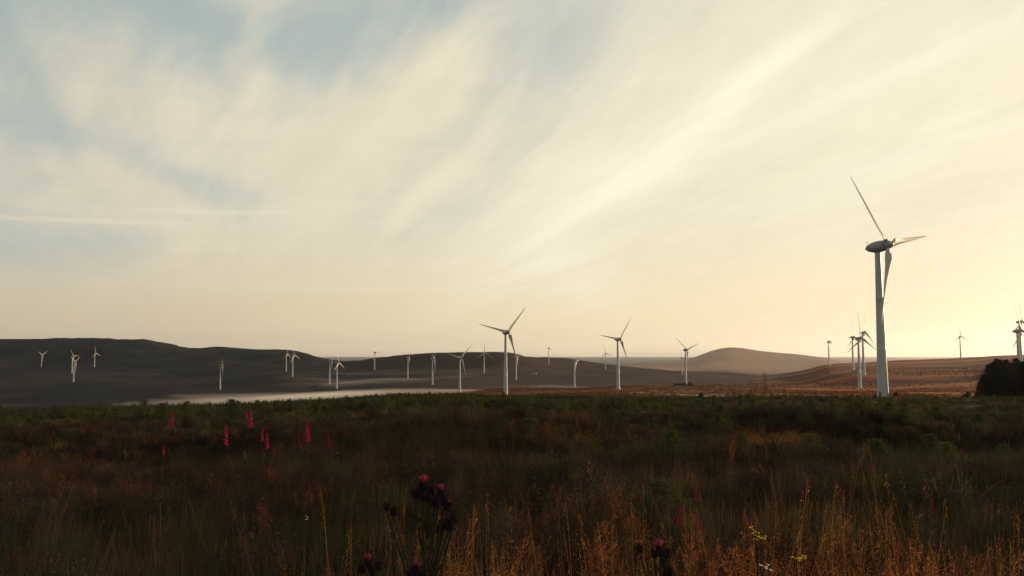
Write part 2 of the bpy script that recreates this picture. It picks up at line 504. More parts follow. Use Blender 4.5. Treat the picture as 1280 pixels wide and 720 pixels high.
def sorrel(h=.8, stems=5, mats=('foxstem', 'sorrel'), dens=1.0):
    r = Rib()
    for k in range(stems):
        b = disc(1, .14)[0]; d = up(1, .16)[0]; ln = h * (.7 + .45 * random.random())
        pts = [b + d * ln * t for t in np.linspace(0, 1, 5)]
        r.tube(pts, np.linspace(.004, .0015, 5), 4, 0)
        nb = 7
        for j in range(nb):
            t = .45 + .5 * j / nb
            a = random.random() * 2 * PI
            bd = np.array([math.cos(a) * .6, math.sin(a) * .6, .85]); bd /= np.linalg.norm(bd)
            bl = ln * .28 * (1.15 - t)* 1.6
            s0 = b + d * ln * t
            r.strips(s0[None], bd[None], np.array([bl]), np.array([.004]), np.zeros((1, 3)), 2, 1, taper=.5)
            m = int(16 * dens)
            q = rng.random(m)
            r.quads(s0 + bd * (q * bl)[:, None] + rng.normal(size=(m, 3)) * .009, .010 + .010 * rng.random(m), 1, aspect=.7)
        m = int(18 * dens)
        q = .5 + .5 * rng.random(m)
        r.quads(b + d * (q * ln)[:, None] + rng.normal(size=(m, 3)) * .009, .012, 1)
    n = 22
    r.strips(disc(n, .14), up(n, .6), .25 + .2 * rng.random(n), np.full(n, .016), rng.normal(size=(n, 3)) * .05, 3, 0)
    return r.mesh('sorrel_plant', [M[mats[0]], M[mats[1]]])


def heather(h=.4, rad=.35, n=90, mats=('heather', 'heather')):
    r = Rib()
    d = up(n, .7)
    b = disc(n, rad * .4)
    ln = h * (.6 + .5 * rng.random(n))
    r.strips(b, d, ln, np.full(n, .006), rng.normal(size=(n, 3)) * .04, 3, 0, taper=.6)
    m = n * 7
    i = rng.integers(0, n, m)
    t = .35 + .65 * rng.random(m)
    r.quads(b[i] + d[i] * (ln[i] * t)[:, None] + rng.normal(size=(m, 3)) * .022, .022 + .02 * rng.random(m), 1, aspect=.5)
    return r.mesh('heather_bush', [M[mats[0]], M[mats[1]]])


def spruce_parts(h=2.0, rad=.7, whorls=14, per=9, quad=.07, nq=26, mat='young', bare=.04, droop=-.15, narrow=1.0):
    """needled branches of a small or large conifer; returns (crown mesh, trunk mesh)"""
    r = Rib()
    for k in range(whorls):
        t = bare + (1 - bare) * (k + .5 * random.random()) / whorls
        z = h * t
        L0 = rad * (1 - t) ** (.85 * narrow) * (.8 + .35 * random.random()) + .05 * rad
        for j in range(per):
            a = random.random() * 2 * PI
            ln = L0 * (.65 + .5 * random.random())
            d = np.array([math.cos(a), math.sin(a), droop + .35 * t + .25 * (random.random() - .5)])
            d /= np.linalg.norm(d)
            b = np.array([0, 0, z])
            e = np.array([0, 0, .12 * ln])
            r.strips(b[None], d[None], np.array([ln]), np.array([quad * .35]), e[None], 2, 0, taper=.7)
            m = max(5, int(nq * (.35 + ln / rad)))
            q = np.sqrt(rng.random(m)) * 1.02
            cen = b + d * (q * ln)[:, None] + e * (q ** 2)[:, None] + rng.normal(size=(m, 3)) * np.array([1, 1, .6]) * (.10 * ln + quad * .5)
            r.quads(cen, quad * (.6 + .8 * rng.random(m)), 0, aspect=.35)
    m = 14
    r.quads(np.stack([rng.normal(size=m) * quad * .3, rng.normal(size=m) * quad * .3, h * (.9 + .12 * rng.random(m))], -1), quad * 1.1, 0, aspect=.3)
    crown = r.mesh('spruce_crown', [M[mat]])
    r = Rib()
    zs = np.linspace(-.25 if h > 4 else -.1, h * .97, 6)
    r.tube(np.stack([np.zeros(6), np.zeros(6), zs], -1), np.linspace(h * .016, h * .003, 6), 7, 0)
    trunk = r.mesh('spruce_trunk', [M['bark']], True)
    return crown, trunk


def merged_conifer(name, crown, trunk):
    """crown and trunk in one mesh, only for the uncountable masses"""
    vc = np.array([v.co for v in crown.vertices]); fc = np.array([p.vertices for p in crown.polygons])
    return crown

# ------------------------------------------------------------------ scattering (one stuff object, instanced clumps)
def scatter(name, meshes, pts, rot, scl, idx, label=None, sz=None):
    col = bpy.data.collections.new(name + '_clumps')
    for i, me in enumerate(meshes):
        ob = bpy.data.objects.new('%s_%02d' % (name, i), me)
        col.objects.link(ob)
    me = bpy.data.meshes.new(name)
    me.vertices.add(len(pts)); me.vertices.foreach_set('co', np.asarray(pts, np.float32).ravel())
    a = me.attributes.new('yaw', 'FLOAT_VECTOR', 'POINT')
    rv = np.stack([rng.normal(size=len(pts)) * .09, rng.normal(size=len(pts)) * .09, rot], -1)
    a.data.foreach_set('vector', rv.astype(np.float32).ravel())
    a = me.attributes.new('size', 'FLOAT_VECTOR', 'POINT')
    s3 = np.stack([scl, scl, scl * (sz if sz is not None else 1)], -1)
    a.data.foreach_set('vector', s3.astype(np.float32).ravel())
    a = me.attributes.new('which', 'INT', 'POINT')
    a.data.foreach_set('value', np.asarray(idx, np.int32))
    me.update()
    o = link(name, me)
    tag(o, kind='stuff')
    if label: o['label'] = label
    ng = bpy.data.node_groups.new(name, 'GeometryNodeTree')
    ng.interface.new_socket('Geometry', in_out='INPUT', socket_type='NodeSocketGeometry')
    ng.interface.new_socket('Geometry', in_out='OUTPUT', socket_type='NodeSocketGeometry')
    N, L = ng.nodes, ng.links
    gi, go = N.new('NodeGroupInput'), N.new('NodeGroupOutput')
    ci = N.new('GeometryNodeCollectionInfo')
    ci.inputs[0].default_value = col
    ci.inputs['Separate Children'].default_value = True
    ci.inputs['Reset Children'].default_value = True
    ip = N.new('GeometryNodeInstanceOnPoints')
    ip.inputs['Pick Instance'].default_value = True

    def attr(n, t):
        x = N.new('GeometryNodeInputNamedAttribute'); x.data_type = t; x.inputs['Name'].default_value = n
        return x.outputs['Attribute']
    L.new(gi.outputs[0], ip.inputs['Points'])
    L.new(ci.outputs[0], ip.inputs['Instance'])
    L.new(attr('which', 'INT'), ip.inputs['Instance Index'])
    er = N.new('FunctionNodeEulerToRotation')
    L.new(attr('yaw', 'FLOAT_VECTOR'), er.inputs[0])
    L.new(er.outputs[0], ip.inputs['Rotation'])
    L.new(attr('size', 'FLOAT_VECTOR'), ip.inputs['Scale'])
    L.new(ip.outputs[0], go.inputs[0])
    md = o.modifiers.new('scatter', 'NODES')
    md.node_group = ng
    return o


def wedge(n, d0, d1, half=0.80, power=1.0):
    """random ground positions in front of the camera between two distances; uniform per area"""
    u = rng.random(n)
    D = (d0 ** 2 + (d1 ** 2 - d0 ** 2) * u ** power) ** .5
    X = (rng.random(n) * 2 - 1) * half * D
    return X, D


def pxcol(X, D):
    return 640 + F * X / np.maximum(D, .5)

sm = lambda v, a, b: (lambda t: t * t * (3 - 2 * t))(np.clip((v - a) / (b - a), 0, 1))


def grow(name, meshes, X, Y, keep, s0, s1, label, sink=.03, hvar=.25):
    k = rng.random(len(X)) < keep
    X, Y = X[k], Y[k]
    n = len(X)
    Z = height(X, Y) - sink
    scl = s0 + (s1 - s0) * rng.random(n)
    return scatter(name, meshes, np.stack([X, Y, Z], -1), rng.random(n) * 2 * PI, scl, rng.integers(0, len(meshes), n), label,
                   1 + hvar * (rng.random(n) - .5) * 2)


# clump prototypes
G_near = [tuft(130, .62, .20, .30, .0055, .30, 1), tuft(110, .72, .16, .22, .0050, .22, 3), tuft(140, .50, .24, .42, .006, .45, 0), tuft(100, .80, .12, .18, .0045, .15, 3)]
G_tall = [tuft(40, .95, .16, .20, .0040, .22, 8, ('straw', 'straw'), .14), tuft(30, 1.05, .14, .16, .0038, .14, 6, ('straw', 'straw'), -.05), tuft(60, .75, .22, .40, .0042, .40, 6, ('straw', 'straw')), tuft(50, .85, .18, .30, .0040, .55, 3, ('grass', 'straw'), .1), tuft(70, .6, .22, .5, .0042, .5, 2, ('straw', 'sorrel'))]
R_near = [tuft(150, .75, .20, .34, .0055, .12, 0, ('rush', 'rush')), tuft(170, .62, .26, .5, .006, .2, 0, ('rush', 'rush')), tuft(120, .85, .15, .25, .005, .1, 0, ('rush', 'grass'))]
S_near = [sorrel(.75, 5), sorrel(.9, 4), sorrel(.6, 6), sorrel(.8, 7)]
Hb = [heather(.42, .4, 90), heather(.34, .5, 110), heather(.5, .35, 80), heather(.4, .4, 90)]
He = [heather(.36, .34, 60, ('foxstem', 'herb'))]
G_far = [tuft(46, .75, .45, .45, .030, .35, 0, ('grass', 'grass')), tuft(46, .65, .55, .6, .034, .5, 0, ('grass', 'grass'))]
R_far = [tuft(50, .8, .42, .5, .030, .2, 0, ('rush', 'rush')), tuft(46, .7, .5, .6, .034, .3, 0, ('rush', 'rush'))]
Hf = [heather(.5, .8, 40)]

# near meadow
X, Y = wedge(14000, 1.2, 24)
px = pxcol(X, Y); n1 = fbm(X / 2.2, Y / 2.2, 3)
right_mid = sm(px, 640, 900) * sm(Y, 5, 7)
grow('meadow_grass', G_near, X, Y, (.45 + .5 * n1) * (1 - .4 * right_mid), .50, .85, 'dark tussocky grass filling the foreground meadow')
X, Y = wedge(9500, 1.7, 12)
px = pxcol(X, Y); n1 = fbm(X / 1.3 + 3, Y / 1.3, 3)
front = (1 - sm(Y, 3.2, 6.0)) * sm(px, 360, 600) + .015
grow('dry_grass_stems', G_tall, X, Y, front * (.16 + .80 * sm(n1, .35, .60)), .38, .80, 'golden dry seeding grass stems catching low sun in the foreground')
X, Y = wedge(9000, 1.3, 36)
px = pxcol(X, Y); n1 = fbm(X / 2.0 + 60, Y / 2.0, 3)
w = (1 - sm(px, 330, 480)) * sm(Y, 6, 9) * .5 + sm(px, 700, 1050) * (1 - sm(Y, 3.5, 6)) * .9 + .05 + .6 * sm(px, 600, 660) * (1 - sm(px, 830, 880)) * sm(Y, 5.5, 6.5) * (1 - sm(Y, 9, 11)) + .5 * sm(px, 480, 640) * (1 - sm(px, 800, 900)) * sm(Y, 17, 22) * (1 - sm(Y, 30, 36))
grow('red_sorrel', S_near, X, Y, w * sm(n1, .34, .6), .45, .75, 'rust red seeding sorrel among the grass')
X, Y = wedge(9000, 1.6, 40)
px = pxcol(X, Y); n1 = fbm(X / 3 + 8, Y / 3 + 70, 3)
grow('rushes', R_near, X, Y, sm(n1, .40, .62) * (.35 + .65 * np.maximum(sm(px, 640, 860) * sm(Y, 5, 7), (1 - sm(px, 430, 620)) * (1 - sm(Y, 8, 12)))), .5, 1.0, 'dark green rushes in spiky tufts across the meadow')
X, Y = wedge(12000, 3, 45)
n1 = fbm(X / 4 + 18, Y / 4 + 7, 3)
grow('heather', Hb + He, X, Y, sm(n1, .32, .58) * .95, .6, 1.3, 'dark brown heather and low herbs between the grasses')
X, Y = wedge(2600, 2.5, 6.5, half=.75)
px = pxcol(X, Y); n1 = fbm(X / .9 + 60, Y / .9 + 5, 3)
grow('front_sorrel', S_near, X, Y, sm(px, 520, 700) * sm(n1, .34, .56) * (.5 + .4 * sm(px, 850, 1000)) * (1 - sm(Y, 3.8, 5.5) * .8), .55, .95, 'orange lit seeding sorrel along the bottom of the meadow')
# low bushy hummocks
SH = [spruce_parts(1.0, .75, 10, 12, .075, 22, 'young', .02, .1, .7)[0], tuft(330, .9, .35, .6, .008, .35, 0, ('rush', 'rush')), heather(.7, .9, 220)]
X, Y = wedge(4200, 7, 90, power=.8)
px = pxcol(X, Y); n1 = fbm(X / 6 + 33, Y / 6 + 17, 3)
grow('low_scrub', SH, X, Y, sm(n1, .42, .58) * (.12 + .88 * sm(px, 600, 780)) * sm(Y, 7, 9), .35, .85, 'low bushy green and brown scrub in hummocks over the meadow', sink=.08)
# middle distance
X, Y = wedge(34000, 22, 110)
n1 = fbm(X / 9, Y / 9, 4)
grow('rough_grass', G_far, X, Y, .25 + .75 * sm(n1, .35, .62), .5, .9, 'rough brown grass over the middle of the meadow')
X, Y = wedge(24000, 24, 120)
n1 = fbm(X / 11 + 50, Y / 11, 4)
grow('distant_rushes', R_far, X, Y, sm(n1, .40, .60), .5, 1.05, 'dark rushes over the middle of the meadow')
X, Y = wedge(12000, 26, 130)
n1 = fbm(X / 11 + 5, Y / 11 + 90, 4)
grow('distant_heather', Hf, X, Y, sm(n1, .42, .62), .6, 1.2, 'brown heather patches over the middle of the meadow')
X, Y = wedge(34000, 100, 420)
n1 = fbm(X / 22 + 5, Y / 22 + 90, 4)
grow('distant_grass', G_far + R_far, X, Y, (.3 + .7 * sm(n1, .3, .6)) * (1 - sm(Y, 300, 340) * .7), .7, 1.3, 'grass and rushes on the far part of the slope', sink=.05)

MG = [tuft(40, .7, .5, .55, .05, .4, 0, ('moorgrass', 'moorgrass')), tuft(40, .6, .6, .7, .06, .5, 0, ('moorgrass', 'moorgrass'))]
X, Y = wedge(46000, 290, 1500, half=.72, power=1.3)
px = pxcol(X, Y); n1 = fbm(X / 70 + 5, Y / 50 + 90, 4)
grow('moor_tussocks', MG, X, Y, sm(n1, .30, .60) * sm(px, 430, 640), 1.3, 2.6, 'rough golden brown moor grass on the plain beyond the meadow', sink=.1)
# olive and russet patches
OG = [tuft(60, .7, .3, .45, .014, .35, 0, ('olive', 'olive')), tuft(50, .6, .35, .6, .016, .5, 0, ('herb', 'olive'))]
X, Y = wedge(12000, 9, 120, power=.85)
n1 = fbm(X / 5 + 71, Y / 8 + 7, 3)
grow('olive_grass', OG, X, Y, sm(n1, .50, .64) * .9, .55, 1.0, 'olive green grass in loose patches over the meadow')

# young conifers
YC = []
for k in range(4):
    c, t = spruce_parts(1.0, .42, 11, 8, .085, 11, 'young')
    YC.append((c, t))
X, Y = wedge(15000, 36, 300)
px = pxcol(X, Y)
n1 = fbm(X / 30 + 15, Y / 30 + 60, 3)
grow('young_plantation', [c for c, t in YC], X, Y, (.25 + .75 * sm(n1, .35, .55)) * sm(Y, 38, 62) * (1 - .6 * sm(px, 700, 900) * (1 - sm(Y, 110, 150))), .5, 1.25,
     'belt of knee high green young conifers across the far side of the meadow')

# ------------------------------------------------------------------ wind turbines
def lathe(prof, k=24, axis='z'):
    """profile [(position, radius)] turned about z or y"""
    n = len(prof)
    a = np.arange(k) / k * 2 * PI
    p = np.array([q[0] for q in prof]); r = np.array([q[1] for q in prof])
    if axis == 'z':
        V = np.stack([r[:, None] * np.cos(a), r[:, None] * np.sin(a), np.broadcast_to(p[:, None], (n, k))], -1)
    else:
        V = np.stack([r[:, None] * np.cos(a), np.broadcast_to(p[:, None], (n, k)), r[:, None] * np.sin(a)], -1)
    i = np.arange(n - 1)[:, None] * k; j = np.arange(k)[None, :]; j2 = (j + 1) % k
    f = np.stack([i + j, i + j2, i + k + j2, i + k + j], -1).reshape(-1, 4)
    if axis != 'z':
        f = f[:, ::-1]
    return V.reshape(-1, 3), f


HUB = 60.0


def tower_mesh():
    prof = []
    for z in np.linspace(-1.5, HUB - 1.9, 24):
        t = max(0, z) / HUB
        prof.append((z, 2.15 - 1.12 * t ** .85 + .25 * max(0, 1 - z / 5) ** 2))
    for zc in (19.5, 39.5):        # flange joints
        i = next(k for k, q in enumerate(prof) if q[0] > zc)
        r = prof[i - 1][1] + (prof[i][1] - prof[i - 1][1]) * (zc - prof[i - 1][0]) / (prof[i][0] - prof[i - 1][0])
        prof[i:i] = [(zc - .12, r), (zc - .10, r + .015), (zc + .10, r + .015), (zc + .12, r)]
    V, f = lathe(prof, 32)
    return mesh_np('tower', V, f, [M['tower']], True)


def egg(y0, y1, rmax, peak, cut0=0, cut1=0, k=24, n=18, e=.62):
    prof = []
    for t in np.linspace(0, 1, n):
        y = y0 + (y1 - y0) * t
        if y < peak:
            s = (peak - y) / (peak - y0 + cut0)
        else:
            s = (y - peak) / (y1 + cut1 - peak)
        prof.append((y, max(.02, rmax * max(0, 1 - s ** 2.1) ** e)))
    prof = [(prof[0][0], .01)] + prof + [(prof[-1][0], .01)]
    return lathe(prof, k, 'y')


def blade_mesh():
    # a blade along +z from the hub centre; chord across x, thickness y (axis of rotation)
    st = []
    for rr_, ch, th, tw, off in [(1.5, 1.3, 1.3, 0, 0), (2.6, 1.5, 1.3, 0, 0.05), (3.6, 3.0, 1.0, 26, .4), (5.4, 3.2, .75, 20, .5), (9, 2.3, .52, 14, .45),
                                 (13, 1.75, .40, 10, .32), (18, 1.35, .30, 7, .24), (24, .95, .21, 4, .16), (29, .62, .14, 2, .1), (31.5, .42, .09, 1, .06), (33, .22, .04, 0, .0)]:
        st.append((rr_, ch, th, R(tw), off))
    k = 14
    V = []
    for z, ch, th, tw, off in st:
        for i in range(k):
            a = i / k * 2 * PI
            x, y = math.cos(a) * ch / 2, math.sin(a) * th / 2
            if ch > 1.6 or z > 5:
                if x > 0: x *= 1.15; y *= (1 - .75 * (x / (ch * .575)) ** 1)   # thin trailing edge
            x += off
            X_, Y_ = x * math.cos(tw) - y * math.sin(tw), x * math.sin(tw) + y * math.cos(tw)
            V.append((X_, Y_ - z * .012, z))
    n = len(st)
    i = np.arange(n - 1)[:, None] * k; j = np.arange(k)[None, :]; j2 = (j + 1) % k
    f = np.stack([i + j, i + j2, i + k + j2, i + k + j], -1).reshape(-1, 4)
    V.append((0, -33 * .012, 33.15))
    tri = [((n - 1) * k + q, (n - 1) * k + (q + 1) % k, n * k, n * k) for q in range(k)]
    me = bpy.data.meshes.new('blade')
    me.from_pydata([tuple(v) for v in V], [], [tuple(int(c) for c in q) for q in f] + [q[:3] for q in tri])
    for p in me.polygons: p.use_smooth = True
    me.materials.append(M['blade'])
    me.update()
    return me


def box_mesh(name, size, mat, bev=.0):
    sx, sy, sz = [s / 2 for s in size]
    V = [(x * sx, y * sy, z * sz) for x in (-1, 1) for y in (-1, 1) for z in (-1, 1)]
    f = [(0, 1, 3, 2), (4, 6, 7, 5), (0, 4, 5, 1), (2, 3, 7, 6), (0, 2, 6, 4), (1, 5, 7, 3)]
    me = bpy.data.meshes.new(name)
    me.from_pydata(V, [], f)
    if bev:
        import bmesh
        bm = bmesh.new(); bm.from_mesh(me)
        bmesh.ops.bevel(bm, geom=bm.edges[:], offset=bev, segments=2, affect='EDGES')
        bm.to_mesh(me); bm.free()
    me.materials.append(mat)
    return me


T_tower = tower_mesh()
V_, f_ = egg(-4.9, 3.2, 2.25, .6, .2, 4.4)
T_nac = mesh_np('nacelle', V_, f_, [M['nacelle']], True)
V_, f_ = egg(3.3, 6.4, 1.8, 3.6, 0, .1)
T_hub = mesh_np('hub', V_, f_, [M['nacelle']], True)
T_blade = blade_mesh()
r_ = Rib()
r_.tube([(0, 0, 0), (0, 0, 1.6)], [.06, .05], 6); r_.tube([(0, -.5, 1.2), (0, .5, 1.2)], [.04, .04], 6)
r_.tube([(0, .5, 1.2), (0, .5, 1.6)], [.10, .10], 6); r_.tube([(0, -.5, 1.2), (0, -.5, 1.55)], [.05, .05], 6)
T_mast = r_.mesh('wind_sensor', [M['metal']])
T_neck = mesh_np('yaw_bearing', *lathe([(-2.4, 1.0), (-2.35, 1.25), (-1.6, 1.35), (-1.2, 1.35)], 24), [M['metal']], True)
T_door = box_mesh('door', (1.1, .12, 2.2), M['metal'], .03)
T_pad = mesh_np('foundation', *lathe([(-1.5, 4.2), (.12, 4.1), (.20, 3.9), (.22, 2.0)], 28), [M['concrete']], False)

ANG0 = 35.0
TURB = [
    # px, D, phase, off-axis angle (None = the common wind), label
    (1103, 312, -41, 61, 'largest and nearest white turbine, its tapered tower rising from the dark meadow edge'),
    (632, 752, 42, None, 'second largest white turbine, facing the camera with its three blades wide open'),
    (772.6, 966, 38, None, 'turbine between the second largest one and the hazy hill, one blade level and one up'),
    (857.2, 1350, 70, None, 'white turbine with blades in an open V, beside the small dark building'),
    (574.8, 1398, 45, None, 'turbine just left of the second largest one, one blade raised to the right'),
    (645, 2130, 90, 80, 'small turbine seen edge on, just right of the second largest turbine tower'),
    (605, 2417, 0, 20, 'small turbine with one blade upright, left of the second largest turbine'),
    (540.5, 1865, 52, 80, 'slim white turbine seen edge on, between the mist bank end and the middle ridge'),
    (509.6, 2296, 0, 87, 'edge on turbine beside the pale mist wisps on the middle ridge'),
    (468, 2760, 90, 50, 'far turbine above the mist wisps with one blade pointing level to the right'),
    (421, 1865, 115, 64, 'nearer of the two plain towers standing over the mist bank'),
    (412, 2024, 60, 88, 'farther of the two plain towers standing over the mist bank, seen edge on'),
    (365.5, 2245, -12, 62, 'nearer of the close pair of turbines under the left ridge end'),
    (357.5, 2760, 0, 66, 'farther of the close pair of turbines under the left ridge end'),
    (275.5, 2024, 178, 84, 'lone turbine low on the dark hillside just over the left end of the mist'),
    (117.5, 3500, -8, 52, 'rightmost of the far turbines on the dark left hill'),
    (92, 2420, 60, 62, 'nearer of the two overlapping bright turbines on the dark left hill'),
    (89.6, 2900, 84, 58, 'farther of the two overlapping bright turbines on the dark left hill'),
    (51, 3650, 60, 48, 'leftmost and smallest turbine, high on the dark left hill'),
    (686, 3150, 6, 70, 'tiny turbine breaking the skyline of the middle ridge, with one blade up'),
    (718, 1865, -28, 76, 'turbine below the sloping right end of the middle ridge, one blade leaning left'),
    (757, 3090, -10, 24, 'small far turbine right beside the one with a level blade'),
    (852.7, 3000, -12, 34, 'small far turbine almost hidden behind the one by the dark building'),
    (1037, 2050, 0, 68, 'turbine on the skyline where the hazy hill meets the right moor'),
    (1067, 1480, -8, 56, 'left one of the three clustered turbines beside the largest tower'),
    (1074.5, 978, -2, 52, 'tallest and frontmost of the three clustered turbines beside the largest tower'),
    (1080, 1140, 6, 60, 'right one of the three clustered turbines, closest to the largest tower'),
    (1202, 2270, -2, 36, 'small pale turbine alone on the skyline of the right moor'),
    (1274.5, 850, -12, 62, 'nearer of the two turbines rising behind the dark spruces'),
    (1277.5, 1150, -3, 58, 'farther of the two turbines rising behind the dark spruces'),
]


def turbine(px, D, phase, ang, label):
    x, y, z = on_ground(px, D)
    az = math.degrees(math.atan2(x, y))
    if ang is None:
        ang = ANG0 + az
    axis = az + 180 - ang                  # compass direction the rotor faces
    root = bpy.data.objects.new('wind_turbine', None)
    C.objects.link(root)
    root.location = (x, y, z)
    root.rotation_euler = (0, 0, -R(axis))
    tag(root, label, 'wind turbine', 'wind turbines spread over the moor')
    link('tower', T_tower, root)
    if D < 1200:
        link('foundation', T_pad, root)
    if D < 400:
        q_ = R(232 - axis)
        dr = link('door', T_door, root, (2.27 * math.sin(q_), 2.27 * math.cos(q_), 2.1)); dr.rotation_euler = (0, 0, -q_)
    link('yaw_bearing', T_neck, root, (0, 0, HUB))
    n = link('nacelle', T_nac, root, (0, 0, HUB)); n.rotation_euler = (R(4), 0, 0)
    ms = link('wind_sensor', T_mast, n, (0, -4.2, 1.15))
    h = link('hub', T_hub, root, (0, 0, HUB)); h.rotation_euler = (R(4), 0, 0)
    for k in range(3):
        b = link('blade', T_blade, h, (0, 4.5, 0))
        # seen from the front, +x of the rotor is on the viewer's left: clockwise angle a
        a = R(phase + 120 * k)
        b.rotation_euler = (0, -a, 0)
    return root


for t in TURB:
    turbine(*t)

# ------------------------------------------------------------------ spruces
SPR = [spruce_parts(13.5, 3.7, 34, 14, .46, 36, 'spruce', .02, -.25, 1.0), spruce_parts(12.5, 4.0, 32, 14, .46, 38, 'spruce', .02, -.1, .7),
      spruce_parts(14.0, 3.4, 36, 13, .44, 36, 'spruce', .02, -.2, .85)]


def tree(px, D, h, k, label, group, cat='spruce'):
    x, y, z = on_ground(px, D)
    root = bpy.data.objects.new('spruce_tree', None); C.objects.link(root)
    root.location = (x, y, z); root.rotation_euler = (0, 0, random.random() * 6.28)
    s = h / 13.3
    root.scale = (s * (1 + .15 * random.random()), s * (1 + .15 * random.random()), s)
    tag(root, label, cat, group)
    link('crown', SPR[k][0], root); link('trunk', SPR[k][1], root)


ED = 'dark spruce standing in the plantation edge at the right end of the meadow'
tree(1224, 282, 7.0, 0, 'lowest spruce, at the left foot of the dark plantation edge', 'spruces of the plantation edge')
tree(1230, 284, 9.6, 1, 'second spruce from the left foot of the dark plantation edge, half its full height', 'spruces of the plantation edge')
for px_, D_, h_ in [(1237, 286, 12.3), (1243, 283, 13.6), (1250, 288, 13.9), (1255, 279, 12.9), (1262, 286, 13.6), (1268, 281, 13.0), (1274, 288, 14.4), (1281, 280, 13.4), (1288, 287, 14.0), (1240, 296, 13.2), (1246.5, 298, 14.6), (1252.5, 300, 14.0), (1258.5, 297, 14.9), (1265, 300, 14.2), (1271, 298, 15.0), (1278, 301, 14.4)]:
    tree(px_, D_, h_, random.randrange(3), ED, 'spruces of the plantation edge')
# plantation continued out of view, added to shade the meadow from the low sun
pts = []
for _ in range(2600):
    # front edge line from behind the visible block to beside the camera
    t = random.random()
    ex, ey = 188 - 108 * t, 292 - 300 * t
    dx = random.random() ** 1.2 * 46
    X_, Y_ = ex + dx + 3, ey + dx * .5
    q = -X_ * math.sin(R(90 - SUN_AZ)) + Y_ * math.cos(R(90 - SUN_AZ))
    q = Y_ * math.sin(R(SUN_AZ)) - X_ * math.cos(R(SUN_AZ))
    if -6.0 < q < 8.0:  # gap left in the belt so sun reaches the front of the meadow
        continue
    if math.degrees(math.atan2(X_, Y_)) < 33.2:
        continue
    pts.append((X_, Y_))
# keep spacing
kept = []
cell = {}
for p in pts:
    kx, ky = int(p[0] // 3.2), int(p[1] // 3.2)
    if any(math.dist(p, q) < 3.0 for i in (-1, 0, 1) for j in (-1, 0, 1) for q in cell.get((kx + i, ky + j), ())):
        continue
    cell.setdefault((kx, ky), []).append(p); kept.append(p)
KX = np.array(kept)
QK = KX[:, 1] * math.sin(R(SUN_AZ)) - KX[:, 0] * math.cos(R(SUN_AZ))
scatter('added_shade_conifers', [s[0] for s in SPR], np.stack([KX[:, 0], KX[:, 1], height(KX[:, 0], KX[:, 1])], -1), rng.random(len(KX)) * 6.28,
        (.66 + .16 * rng.random(len(KX)) + .5 * fbm(QK / 7 + 3, QK * 0 + 4.4, 2)) * np.where(QK < 15, .62, np.where((QK > 18) & (QK < 25), .72, 1)), rng.integers(0, 3, len(KX)), 'dark conifers added out of view on the right to shade the meadow')  # added shade trees, kept lower where sunlight should pass over

# ------------------------------------------------------------------ saplings one can tell apart
def sapling(px, D, h, label, group=None, leaf=None):
    x, y, z = on_ground(px, D)
    root = bpy.data.objects.new('young_spruce', None); C.objects.link(root)
    root.location = (x, y, z - .02); root.rotation_euler = (0, 0, random.random() * 6.28)
    root.scale = (h, h, h)
    tag(root, label, 'young spruce', group)
    c, t = leaf or random.choice(NS)
    link('crown', c, root); link('trunk', t, root)


NS = [spruce_parts(1.0, .62, 14, 11, .05, 26, 'young', .02, .15, .75) for _ in range(3)]
gs = 'young spruces scattered over the meadow'
sapling(290, 44, 1.75, 'young spruce poking up in front of the mist bank, behind the middle foxgloves', gs)
sapling(235, 50, 1.5, 'young spruce in front of the left end of the mist bank', gs)
sapling(205, 46, 1.4, 'dark young spruce right behind the leftmost foxglove', gs)
sapling(182, 55, 1.4, 'bushy young spruce left of the leftmost foxglove', gs)
sapling(840, 15, .85, 'bright green young spruce above the slanting pink foxgloves', gs)
sapling(1092, 15, .80, 'rounded green young spruce in the dark right part of the meadow', gs)
many = 'one of the many young green spruces dotted over the dark right half of the meadow'
for px_, D_, h_ in [(760, 36, 1.7), (900, 30, 1.6), (985, 24, 1.5), (1040, 30, 1.7), (1160, 26, 1.6), (1220, 33, 1.8), (1010, 17, 1.1), (1180, 17, 1.2), (700, 44, 1.8), (820, 52, 2.0), (1110, 42, 1.8), (1250, 22, 1.3), (940, 40, 1.8), (925, 17, 1.0)]:
    sapling(px_, D_, h_ * .62, many, gs)
for px_, D_, h_ in [(40, 52, 2.2), (95, 47, 2.2), (130, 60, 2.6), (330, 60, 2.2), (380, 66, 2.4), (430, 58, 2.1), (480, 64, 2.4), (530, 56, 2.2), (590, 62, 2.3), (640, 55, 2.0)]:
    sapling(px_, D_, h_ * .55, 'one of the green young spruces in the row beyond the foxgloves', gs)

